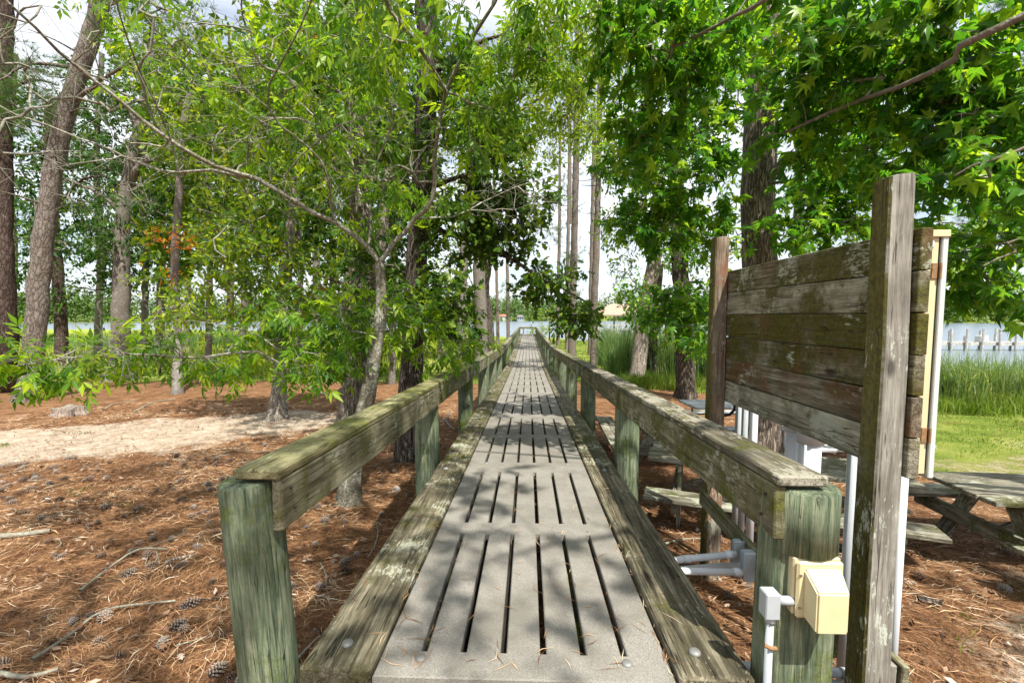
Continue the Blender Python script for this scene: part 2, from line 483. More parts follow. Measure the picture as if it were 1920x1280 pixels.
M['pine_bark'] = bark('pine_bark', (0.048, 0.038, 0.031), (0.145, 0.120, 0.100), (0.28, 0.248, 0.215), 'plate', 0.95, 0.3, (0.30, 0.29, 0.26))
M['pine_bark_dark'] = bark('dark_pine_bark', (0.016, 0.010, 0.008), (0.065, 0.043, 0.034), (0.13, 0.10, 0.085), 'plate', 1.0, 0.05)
M['pine_bark_far'] = bark('thin_pine_bark', (0.045, 0.034, 0.028), (0.16, 0.128, 0.106), (0.29, 0.25, 0.215), 'plate', 1.5, 0.1)
M['oak_bark'] = bark('oak_bark', (0.028, 0.022, 0.017), (0.125, 0.10, 0.08), (0.27, 0.23, 0.19), 'ridge', 1.0, 0.15)
M['gum_bark'] = bark('gum_bark', (0.075, 0.058, 0.045), (0.27, 0.22, 0.17), (0.45, 0.39, 0.32), 'ridge', 1.1, 0.2)
M['rough_bark'] = bark('rough_grey_bark', (0.05, 0.04, 0.03), (0.21, 0.175, 0.135), (0.38, 0.335, 0.27), 'ridge', 0.9, 0.3)
M['grey_bark'] = bark('grey_bark', (0.07, 0.06, 0.05), (0.20, 0.175, 0.15), (0.33, 0.30, 0.26), 'smooth', 1.0, 0.35)
M['pale_bark'] = bark('pale_bark', (0.11, 0.09, 0.07), (0.33, 0.28, 0.23), (0.50, 0.45, 0.39), 'ridge', 0.9, 0.3, bump=0.7)
M['hickory_bark'] = bark('hickory_bark', (0.065, 0.056, 0.040), (0.205, 0.185, 0.132), (0.35, 0.335, 0.26), 'smooth', 1.0, 0.7, lichen_col=(0.40, 0.42, 0.36), bump=0.6)
M['limb_brown'] = bark('limb_bark', (0.06, 0.048, 0.036), (0.19, 0.16, 0.125), (0.33, 0.30, 0.25), 'smooth', 1.0, 0.3, bump=0.5)
M['twig'] = bark('twig_bark', (0.10, 0.09, 0.065), (0.27, 0.255, 0.20), (0.44, 0.43, 0.36), 'smooth', 1.0, 0.5, bump=0.4)

M['leaf_hickory'] = leaf_mat('hickory_leaf', (0.034, 0.102, 0.008), (0.100, 0.215, 0.012), (0.25, 0.37, 0.018), 0.48, 1.7)
M['leaf_gum'] = leaf_mat('gum_leaf', (0.022, 0.095, 0.010), (0.075, 0.200, 0.015), (0.21, 0.34, 0.022), 0.48, 1.9, 0.34)
M['leaf_oak'] = leaf_mat('oak_leaf', (0.026, 0.072, 0.011), (0.068, 0.140, 0.015), (0.15, 0.22, 0.022), 0.40, 1.6, 0.40, odd=(0.32, 0.075, 0.02))
M['leaf_mid'] = leaf_mat('mixed_leaf', (0.028, 0.080, 0.009), (0.095, 0.185, 0.012), (0.28, 0.36, 0.020), 0.46, 1.6, 0.45, odd=(0.36, 0.11, 0.025), odd_at=0.99)
M['leaf_dark'] = leaf_mat('dark_green_leaf', (0.014, 0.050, 0.011), (0.034, 0.095, 0.016), (0.085, 0.16, 0.020), 0.36, 1.5, 0.45)  # deep green foliage colour
M['leaf_bright'] = leaf_mat('bright_leaf', (0.044, 0.105, 0.009), (0.14, 0.235, 0.015), (0.33, 0.41, 0.026), 0.46, 1.6, 0.5, odd=(0.34, 0.12, 0.03), odd_at=0.985)
M['leaf_rust'] = leaf_mat('rusty_leaf', (0.36, 0.10, 0.02), (0.50, 0.18, 0.03), (0.30, 0.22, 0.03), 0.45, 1.4, 0.6)
M['needle_green'] = leaf_mat('pine_needle_green', (0.030, 0.085, 0.018), (0.065, 0.14, 0.025), (0.13, 0.21, 0.035), 0.30, 1.5, 0.45)
M['leaf_far'] = leaf_mat('far_leaf', (0.055, 0.11, 0.035), (0.095, 0.165, 0.045), (0.16, 0.23, 0.06), 0.35, 1.3, 0.7)  # lighter green of the far woods
M['reed'] = leaf_mat('reed_leaf', (0.06, 0.135, 0.045), (0.145, 0.235, 0.075), (0.40, 0.43, 0.19), 0.40, 1.4, 0.5)
M['grass'] = leaf_mat('grass_blade', (0.065, 0.125, 0.015), (0.145, 0.22, 0.022), (0.38, 0.37, 0.12), 0.40, 1.4, 0.6)
M['marsh'] = leaf_mat('marsh_grass_blade', (0.16, 0.23, 0.022), (0.28, 0.35, 0.035), (0.44, 0.45, 0.07), 0.40, 1.3, 0.6)

def litter_mat():
    t = NT('pine_straw')
    a = t.node("ShaderNodeAttribute", attribute_name="v")
    c = t.ramp(a.outputs['Fac'], [(0.0, (0.048, 0.021, 0.010)), (0.3, (0.155, 0.070, 0.029)), (0.62, (0.325, 0.165, 0.070)), (0.88, (0.56, 0.38, 0.22)), (1.0, (0.64, 0.54, 0.40))])
    return t.done(t.principled(c, 0.65, None, 0.35))
M['straw'] = litter_mat()
def dead_leaf():
    t = NT('dead_leaf')
    a = t.node("ShaderNodeAttribute", attribute_name="v")
    c = t.ramp(a.outputs['Fac'], [(0.0, (0.10, 0.05, 0.03)), (0.4, (0.20, 0.11, 0.06)), (0.75, (0.30, 0.20, 0.13)), (1.0, (0.42, 0.36, 0.30))])
    return t.done(t.principled(c, 0.7, None, 0.3))
M['dead_leaf'] = dead_leaf()
def cone_mat():
    t = NT('pine_cone_scale')
    oi = t.node("ShaderNodeObjectInfo")
    u = t.coords((1, 1, 1))
    a = t.node("ShaderNodeAttribute", attribute_name="v")
    c = t.mix(a.outputs['Fac'], (0.035, 0.022, 0.016), t.ramp(oi.outputs['Random'], [(0.0, (0.22, 0.13, 0.085)), (0.5, (0.33, 0.25, 0.195)), (1.0, (0.46, 0.41, 0.36))]))
    c = t.mix(t.math('MULTIPLY', t.noise(u, 60, 3), 0.5), c, (0.05, 0.035, 0.028))
    return t.done(t.principled(c, 0.8, None, 0.2))
M['cone'] = cone_mat()

def concrete():
    t = NT('aggregate_concrete')
    u = t.coords((1, 1, 1))
    n = t.noise(u, 230, 3, 0.8)
    c = t.ramp(n, [(0.30, (0.10, 0.094, 0.08)), (0.5, (0.235, 0.222, 0.194)), (0.72, (0.40, 0.38, 0.34))])
    s = t.noise(u, 3.1, 6, 0.65)
    c = t.mix(t.ramp(s, [(0.42, 0.0), (0.66, 0.75)]), c, (0.145, 0.135, 0.11))
    s2 = t.noise(u, 9, 5, 0.7)
    c = t.mix(t.ramp(s2, [(0.58, 0.0), (0.76, 0.4)]), c, (0.18, 0.145, 0.09))
    oi = t.node('ShaderNodeObjectInfo')
    c = t.mix(t.math('MULTIPLY', oi.outputs['Random'], 0.45), c, t.mix(1.0, c, (0.62, 0.60, 0.56), 'MULTIPLY'))
    h = t.math('ADD', n, t.math('MULTIPLY', s2, 0.6))
    return t.done(t.principled(c, 0.85, t.bump(h, 0.25, 0.004), 0.25))
M['concrete'] = concrete()

def ground_mat():
    t = NT('ground_cover')
    tc = t.node("ShaderNodeTexCoord"); P = tc.outputs['Object']
    aS = t.node("ShaderNodeAttribute", attribute_name="sand").outputs['Fac']
    aG = t.node("ShaderNodeAttribute", attribute_name="grassw").outputs['Fac']
    aM = t.node("ShaderNodeAttribute", attribute_name="marshw").outputs['Fac']
    n1 = t.noise(P, 3.5, 8, 0.7); n2 = t.noise(P, 45, 6, 0.75); n3 = t.noise(P, 0.8, 4, 0.6)
    straw = t.ramp(t.math('ADD', t.math('MULTIPLY', n2, 0.6), t.math('MULTIPLY', n1, 0.4)),
                   [(0.36, (0.034, 0.017, 0.009)), (0.46, (0.12, 0.058, 0.027)), (0.55, (0.245, 0.130, 0.062)), (0.66, (0.43, 0.29, 0.175))])
    sand = t.ramp(t.math('ADD', t.math('MULTIPLY', n2, 0.5), t.math('MULTIPLY', n1, 0.5)),
                  [(0.36, (0.17, 0.115, 0.07)), (0.47, (0.34, 0.27, 0.195)), (0.60, (0.52, 0.45, 0.36))])
    grass = t.ramp(t.math('ADD', t.math('MULTIPLY', n2, 0.5), t.math('MULTIPLY', n3, 0.5)),
                   [(0.36, (0.04, 0.075, 0.010)), (0.46, (0.10, 0.15, 0.018)), (0.55, (0.20, 0.23, 0.04)), (0.64, (0.36, 0.32, 0.16))])
    marsh = t.ramp(t.math('ADD', t.math('MULTIPLY', n2, 0.4), t.math('MULTIPLY', n3, 0.6)),
                   [(0.32, (0.13, 0.19, 0.025)), (0.55, (0.27, 0.31, 0.045)), (0.7, (0.38, 0.37, 0.08))])
    jit = t.math('MULTIPLY', t.math('SUBTRACT', n2, 0.5), 0.7)
    fs = t.ramp(t.math('ADD', t.math('ADD', aS, jit), t.math('MULTIPLY', t.math('SUBTRACT', n1, 0.5), 1.3)), [(0.34, 0.0), (0.72, 1.0)])
    fg = t.ramp(t.math('SUBTRACT', t.math('ADD', aG, jit), t.math('MULTIPLY', t.ramp(t.noise(P, 1.3, 6, 0.65), [(0.50, 0.0), (0.62, 1.0)]), 0.55)), [(0.32, 0.0), (0.60, 1.0)])
    c = t.mix(fs, straw, sand); c = t.mix(t.math('MULTIPLY', fg, t.math('SUBTRACT', 1.0, t.math('MULTIPLY', fs, 0.8))), c, grass); c = t.mix(aM, c, marsh)
    h = t.math('ADD', n2, t.math('MULTIPLY', n1, 0.6))
    return t.done(t.principled(c, 0.95, t.bump(h, 0.8, 0.03), 0.1))
M['ground'] = ground_mat()

def water_mat():
    t = NT('river_water')
    tc = t.node("ShaderNodeTexCoord")
    mp = t.node("ShaderNodeMapping"); t.put(mp.inputs['Vector'], tc.outputs['Object']); mp.inputs['Scale'].default_value = (1, 0.45, 1)
    h = t.math('ADD', t.noise(mp.outputs[0], 1.6, 4, 0.6), t.math('MULTIPLY', t.noise(mp.outputs[0], 0.25, 3), 1.2))
    return t.done(t.principled((0.16, 0.20, 0.24), 0.22, t.bump(h, 0.25, 0.12), 0.5))
M['water'] = water_mat()

# ------------------------------------------------------------------ the setting: ground and water
def build_ground():
    def axis(lo_f, hi_f, step, lo, hi, g):
        a = list(np.arange(lo_f, hi_f + 1e-6, step))
        s = step
        while a[-1] < hi: s *= g; a.append(a[-1] + s)
        s = step
        while a[0] > lo: s *= g; a.insert(0, a[0] - s)
        return np.array(a)
    xs = axis(-11, 9, 0.10, -1600, 1600, 1.055)
    ys = axis(0.5, 13, 0.10, -400, 1900, 1.05)
    X, Y = np.meshgrid(xs, ys, indexing='ij')
    Z = ground_z(X, Y)
    near = (np.abs(X) < 14) & (Y < 18)
    Z = Z + np.where(near, 0.022 * (vnoise(X, Y, 0.33, 21) - 0.5) + 0.014 * (vnoise(X, Y, 0.16, 22) - 0.5), 0)
    V = np.stack([X, Y, Z], -1).reshape(-1, 3)
    nx, ny = X.shape
    i = (np.arange(nx - 1)[:, None] * ny + np.arange(ny - 1)[None]).ravel()
    F = np.stack([i, i + ny, i + ny + 1, i + 1], 1)
    s, g = w_sand(X, Y), w_grass(X, Y)
    m = smooth(19, 25, Y) * smooth(4, 8, -X) + smooth(30, 40, Y) * (X < 2) * (X > -6) * 0.6 + 0.6 * smooth(48, 56, Y) * (X >= 2)
    far = np.hypot(X, Y) > 200
    m = np.where(far, 0.25, m)
    me = mesh_np('ground', V, F, {'sand': s.ravel(), 'grassw': g.ravel(), 'marshw': np.clip(m, 0, 1).ravel()}, True)
    tag(link('ground', me, M['ground']), kind='structure')
    V = []
    n = 40
    W = MB()
    W.v = [(-2500, 8, WATER_Z), (2500, 8, WATER_Z), (2500, 2500, WATER_Z), (-2500, 2500, WATER_Z)]
    W.f = [(0, 1, 2, 3)]
    tag(W.build('water', M['water']), kind='structure')
build_ground()

# ------------------------------------------------------------------ boardwalk
SLOPE, KINK = 0.036, 18.7
def dz(y):
    """height of the deck above its level at the near end (y = 1.78)"""
    return -SLOPE * (min(y, KINK) - 1.78)
DECK = 0.50

def beam(name, p0, p1, w, h, mat, parent=None, off=(0, 0, 0), bev=0.006, up=(0, 0, 1), roll=0.0, cache={}):
    """a sawn board from p0 to p1 (centre line of its top face): local Y along, w wide, h deep; meshes shared by size"""
    p0, p1 = Vector(p0), Vector(p1)
    L = (p1 - p0).length
    key = (round(L, 3), round(w, 3), round(h, 3), round(bev, 4), mat.name)
    if key not in cache:
        b = MB().box((-w/2, 0, -h), (w/2, L, 0), bev)
        me = bpy.data.meshes.new(name); me.from_pydata(b.v, [], b.f); me.update()
        me.materials.append(mat)
        cache[key] = me
    y = (p1 - p0).normalized()
    u = Vector(up)
    x = y.cross(u).normalized(); z = x.cross(y)
    rot = Matrix((x, y, z)).transposed()
    if roll: rot = rot @ Matrix.Rotation(roll, 3, 'Y')
    o = link(name, cache[key], None, parent)
    o.matrix_basis = Matrix.Translation(p0 - Vector(off)) @ rot.to_4x4()
    return o

def post_mesh(r, h, seed, cut=None, taper=0.03, n=22):
    rg = random.Random(seed)
    zs = [0, h*0.2, h*0.4, h*0.55, h*0.6, h*0.7, h*0.85, h - 0.012, h]
    if cut: zs = sorted(set(zs + [cut[1] - 0.002, cut[1]]))
    v, f = [], []
    ph = [rg.uniform(0, 6.28) for _ in range(4)]
    for z in zs:
        rr = r * (1 + taper * (0.5 - z / h))
        if z == h: rr -= 0.012
        for k in range(n):
            a = 2 * math.pi * k / n
            q = rr * (1 + 0.014 * math.sin(2*a + ph[0]) + 0.010 * math.sin(3*a + ph[1] + z) + 0.006 * math.sin(7*a + ph[2]))
            x, y = q * math.cos(a), q * math.sin(a)
            if cut and z < cut[1] - 0.001: y = max(y, cut[0])
            v.append((x, y, z))
    for i in range(len(zs) - 1):
        for k in range(n):
            a, b = i*n + k, i*n + (k+1) % n
            f.append((a, b, b+n, a+n))
    t = len(v); v.append((0, 0, h + 0.004))
    for k in range(n): f.append(((len(zs)-1)*n + k, (len(zs)-1)*n + (k+1) % n, t))
    me = bpy.data.meshes.new('post'); me.from_pydata(v, [], f); me.update()
    me.polygons.foreach_set("use_smooth", np.array([len(p.vertices) == 4 for p in me.polygons]))
    me.materials.append(M['post'])
    return me

def panel_mesh(L, W, th, slots_x, sw, rows):
    xs = [-W/2] + sum([[c - sw/2, c + sw/2] for c in slots_x], []) + [W/2]
    ys = [0.0] + sum([[a, b] for a, b in rows], []) + [L]
    hole = set()
    for i in range(1, len(xs) - 1, 2):
        for j in range(1, len(ys) - 1, 2): hole.add((i, j))
    v, f, idx = [], [], {}
    def vid(i, j, k):
        if (i, j, k) not in idx:
            idx[(i, j, k)] = len(v); v.append((xs[i], ys[j], 0 if k else -th))
        return idx[(i, j, k)]
    solid = lambda i, j: 0 <= i < len(xs)-1 and 0 <= j < len(ys)-1 and (i, j) not in hole
    for i in range(len(xs)-1):
        for j in range(len(ys)-1):
            if not solid(i, j): continue
            f.append((vid(i,j,1), vid(i+1,j,1), vid(i+1,j+1,1), vid(i,j+1,1)))
            f.append((vid(i,j,0), vid(i,j+1,0), vid(i+1,j+1,0), vid(i+1,j,0)))
            if not solid(i-1, j): f.append((vid(i,j,0), vid(i,j,1), vid(i,j+1,1), vid(i,j+1,0)))
            if not solid(i+1, j): f.append((vid(i+1,j,0), vid(i+1,j+1,0), vid(i+1,j+1,1), vid(i+1,j,1)))
            if not solid(i, j-1): f.append((vid(i,j,0), vid(i+1,j,0), vid(i+1,j,1), vid(i,j,1)))
            if not solid(i, j+1): f.append((vid(i,j+1,0), vid(i,j+1,1), vid(i+1,j+1,1), vid(i+1,j+1,0)))
    bm = bmesh.new()
    me = bpy.data.meshes.new('deck_panel'); me.from_pydata(v, [], f); me.update()
    bm.from_mesh(me)
    bmesh.ops.recalc_face_normals(bm, faces=bm.faces)
    ed = [e for e in bm.edges if len(e.link_faces) == 2 and e.calc_face_angle(0) > 1.2 and max(q.co.z for q in e.verts) > -0.001 and min(q.co.z for q in e.verts) > -0.001]
    bmesh.ops.bevel(bm, geom=ed, offset=0.005, segments=1, affect='EDGES')
    bm.to_mesh(me); bm.free()
    me.materials.append(M['concrete'])
    return me

def bolt_mesh(r=0.022):
    b = MB(); n = 12; rings = [(r, 0.0), (r, 0.003), (r*0.85, 0.008), (r*0.45, 0.011)]
    for q, z in rings:
        for k in range(n): b.v.append((q*math.cos(2*math.pi*k/n), q*math.sin(2*math.pi*k/n), z))
    for i in range(len(rings)-1):
        for k in range(n): b.f.append((i*n+k, i*n+(k+1)%n, (i+1)*n+(k+1)%n, (i+1)*n+k))
    b.f.append(tuple((len(rings)-1)*n + k for k in range(n)))
    me = bpy.data.meshes.new('bolt'); me.from_pydata(b.v, [], b.f); me.update(); me.materials.append(M['bolt'])
    me.polygons.foreach_set("use_smooth", np.ones(len(me.polygons), bool))
    return me

def build_walk():
    B = (0, 1.69, 0)
    root = empty('boardwalk', B, 'long slatted concrete boardwalk with weathered wooden railings running to the river', 'boardwalk')
    P = 2.87
    rows = [(0.15, 1.31), (1.48, 2.70)]
    pm = panel_mesh(P - 0.008, 1.195, 0.05, [(-0.425 + 0.17*i) for i in range(6)], 0.026, rows)
    bm_ = bolt_mesh()
    N = 19
    cx = -0.015
    rg = random.Random(3)
    ang = -math.atan(SLOPE)
    for i in range(N):
        y0 = 1.69 + P * i
        ym = y0 + P/2
        o = link('deck_panel', pm, None, root)
        o.location = (cx + rg.uniform(-.003, .003), y0 - B[1], DECK + dz(y0) + rg.uniform(-.002, .002))
        o.rotation_euler = (ang if ym < KINK else 0, 0, 0)
        if i < 6:
            for sx in (-0.425, 0.425):
                for yy in ([0.10, P - 0.10] if i else [0.10]):
                    b = link('bolt', bm_, None, o); b.location = (sx + rg.uniform(-.01, .01), yy, 0.0005)
        for s in (-1, 1):
            y1 = y0 + P - 0.006
            zz = 0.028
            e = beam('edge_beam', (cx + s*0.752, y0 + (0.02 if i else 0.0), DECK + dz(y0) + zz), (cx + s*0.752, y1, DECK + dz(y1) + zz), 0.288, 0.16, M['edge'], root, B, 0.012)
            if i < 4:
                b = link('bolt', bm_, None, e); b.location = (rg.uniform(-.04, .02), 0.14, 0.0005); b.scale = (1.15,)*3
                b = link('bolt', bm_, None, e); b.location = (rg.uniform(-.04, .02), P - 0.2, 0.0005); b.scale = (1.15,)*3
    # posts, railing boards
    S = 3.05
    nail_me = bolt_mesh(0.006); nail_me.materials.clear(); nail_me.materials.append(M['nail'])
    ends = [1.80 + S*i for i in range(19)]
    pms = [post_mesh(0.132, 1.9, k) for k in range(4)]
    for s in (-1, 1):
        for i, y in enumerate(ends):
            zt = DECK + dz(y) + 0.775
            x = cx + s * 1.075
            me = pms[(i + (s > 0)) % 4]
            if i == 0 and s > 0: me = post_mesh(0.138, 1.9, 11, cut=(-0.085, 1.9 - 0.245))
            if i == 0 and s < 0: me = post_mesh(0.114, 1.9, 12)
            o = link('post', me, None, root)
            o.location = (x - (0.0 if i else 0.0), y - B[1], zt - 1.9)
            o.rotation_euler = (rg.uniform(-.012, .012), rg.uniform(-.012, .012), rg.uniform(0, 6) if i else 0)
            if i == 0 and s < 0:
                o.rotation_euler = (0, -0.055, 0.4); o.location = (x + 0.062, y - B[1], zt - 1.9)
        for i in range(len(ends)):
            y0 = ends[i] - (0.10 if i == 0 else 0) + 0.002
            y1 = (ends[i+1] if i + 1 < len(ends) else 56.8) - 0.002
            a, b = DECK + dz(y0), DECK + dz(y1)
            if s < 0: cm = M['rail_yellow'] if i < 2 else M['rail']
            else: cm = M['cap_grey'] if i < 3 else M['rail']
            j = rg.uniform(-.004, .004)
            rb_ = beam('rail_board', (cx + s*0.965 + j, y0, a + 0.785), (cx + s*0.965 + j, y1, b + 0.785), 0.043, 0.205, M['rail'], root, B)
            if i < 5:
                for dy, dh in ((0.06, 0.05), (0.09, 0.14), (S - 0.12, 0.06), (S - 0.10, 0.15)):
                    nl = link('nail', nail_me, None, rb_)
                    nl.location = (-s * 0.0222, dy, -dh); nl.rotation_euler = (0, -s * R(90), 0)
            j = rg.uniform(-.006, .006)
            beam('rail_cap', (cx + s*1.035 + j, y0 - (0.015 if i == 0 else 0), a + 0.829), (cx + s*1.035 + j, y1, b + 0.829), 0.187, 0.041, cm, root, B, 0.007)
    ye = 56.8
    a = DECK + dz(ye)
    beam('rail_cap', (cx - 1.15, ye + 0.1, a + 0.834), (cx + 1.15, ye + 0.1, a + 0.834), 0.187, 0.041, M['rail'], root, B)
    beam('rail_board', (cx - 1.15, ye + 0.03, a + 0.79), (cx + 1.15, ye + 0.03, a + 0.79), 0.043, 0.2, M['rail'], root, B)
    for x in (-0.55, 0.6):
        o = link('post', pms[0], None, root); o.location = (x, ye + 0.05 - B[1], a + 0.78 - 1.9); o.scale = (0.55, 0.55, 1)
    for i in range(8):  # dark boards added below the slots so they look deep in shade
        for x in (-0.44, -0.1, 0.24):
            y0, y1 = 1.74 + i * 6.9, 1.74 + i * 6.9 + 6.88
            beam('slot_shade_board', (x, y0, DECK + dz(y0) - 0.058), (x, y1, DECK + dz(y1) - 0.058), 0.30, 0.2, M['slot_shade_board'], root, B)
    # cross beams under the panels
    for i in range(8):
        y = 1.86 + P * i * 0.5
        beam('cross_beam', (-0.9, y, DECK + dz(y) - 0.29), (0.9, y, DECK + dz(y) - 0.29), 0.09, 0.18, M['edge'], root, B)
build_walk()

# ------------------------------------------------------------------ notice board with its case, pipes and boxes
def build_notice():
    X = 1.455
    Y0, Y1 = 1.90, 3.56
    base = (X, 2.7, gz(X, 2.7))
    off = base
    root = empty('notice_board', base, 'back of a tall wooden notice board with mossy planks and a hinged case', 'notice board')
    def sqpost(y, ztop, w, mat, seed):
        rg = random.Random(seed)
        zb = gz(X, y) - 0.3
        b = MB()
        zs = np.linspace(zb, ztop - 0.01, 9)
        for i, z in enumerate(list(zs) + [ztop]):
            k = (w/2) * (1.22 - 0.22 * (z - zb) / (ztop - zb)) - (0.008 if i == len(zs) else 0)
            jx, jy = rg.uniform(-.004, .004), rg.uniform(-.004, .004)
            c = 0.008
            for (sx, sy) in ((-1,-1),(1,-1),(1,1),(-1,1)):
                for q in ((0, c), (c, 0)) if (sx*sy > 0) == True else ((c, 0), (0, c)):
                    b.v.append((X + sx*(k - q[0]) + jx, y + sy*(k - q[1]) + jy, z + (rg.uniform(-.012, .004) if i == len(zs) else 0)))
        n = 8
        m = len(zs) + 1
        for i in range(m - 1):
            for k in range(n): b.f.append((i*n+k, i*n+(k+1)%n, (i+1)*n+(k+1)%n, (i+1)*n+k))
        b.f.append(tuple((m-1)*n+k for k in range(n)))
        o = b.build('post', mat, root, off=off)
        return o
    sqpost(Y0, 2.475, 0.099, M['board_post'], 1)
    p = sqpost(Y1, 2.53, 0.100, M['board_post_red'], 2)
    px = X + 0.053 + 0.024
    zt = 2.262
    rg = random.Random(5)
    mats = ['board', 'board_pale', 'board', 'board', 'board', 'board_pale']
    for i in range(6):
        z0 = zt - i * 0.164
        j = rg.uniform(-.003, .003)
        beam('plank', (px, Y0 - 0.075 + j, z0 + rg.uniform(-.003, .003)), (px, Y1 + 0.05, z0 + rg.uniform(-.006, .006)), 0.045, 0.160, M[mats[i]], root, off, 0.003)
    beam('lower_brace', (X - 0.07, Y0 + 0.1, 0.50), (X - 0.07, Y1 + 0.02, 0.56), 0.04, 0.12, M['rail'], root, off)
    # shallow display case on the far face
    cxm = px + 0.026
    case = MB().box((cxm, Y0 - 0.05, 1.29), (cxm + 0.040, Y1 + 0.04, 2.245), 0.003).build('display_case', M['cream'], root, off=off)
    MB().box((cxm + 0.041, Y0 - 0.045, 1.305), (cxm + 0.047, Y1 + 0.03, 2.25)).build('gap_strip', M['rubber'], case)  # black strip filling the gap between case and door frame
    MB().box((cxm + 0.048, Y0 - 0.056, 1.275), (cxm + 0.071, Y1 + 0.045, 2.235), 0.003).build('door_frame', M['casing'], case)
    MB().box((cxm - 0.004, Y0 - 0.062, 2.230), (cxm + 0.072, Y0 + 0.3, 2.256), 0.002).build('top_strip', M['cream'], case)
    for nm in case.children:
        nm.location = (-base[0], -base[1], -base[2])
    for z in (2.10, 1.45):
        h = MB().box((cxm + 0.014, Y0 - 0.055, z - 0.030), (cxm + 0.036, Y0 - 0.0495, z + 0.030), 0.001).tube([(cxm + 0.042, Y0 - 0.060, z - 0.030), (cxm + 0.042, Y0 - 0.060, z + 0.030)], 0.005, 8).build('hinge', M['rust'], case, off=off)
    MB().box((cxm + 0.002, Y0 - 0.056, 2.19), (cxm + 0.018, Y0 - 0.049, 2.215), 0.002).build('latch_plate', M['casing'], case, off=off)
    return base
build_notice()

def pipe(name, pts, r, mat, label, cat, group=None, sleeves=(), n=14):
    p0 = Vector(pts[0])
    o = empty(name, p0, label, cat, group)
    MB().tube(pts, r, n).build('tube', mat, o, smooth_shade=True, off=p0)
    for a, b in sleeves:
        MB().tube([a, b], r * 1.18, n).build('sleeve', mat, o, smooth_shade=True, off=p0)
    return o

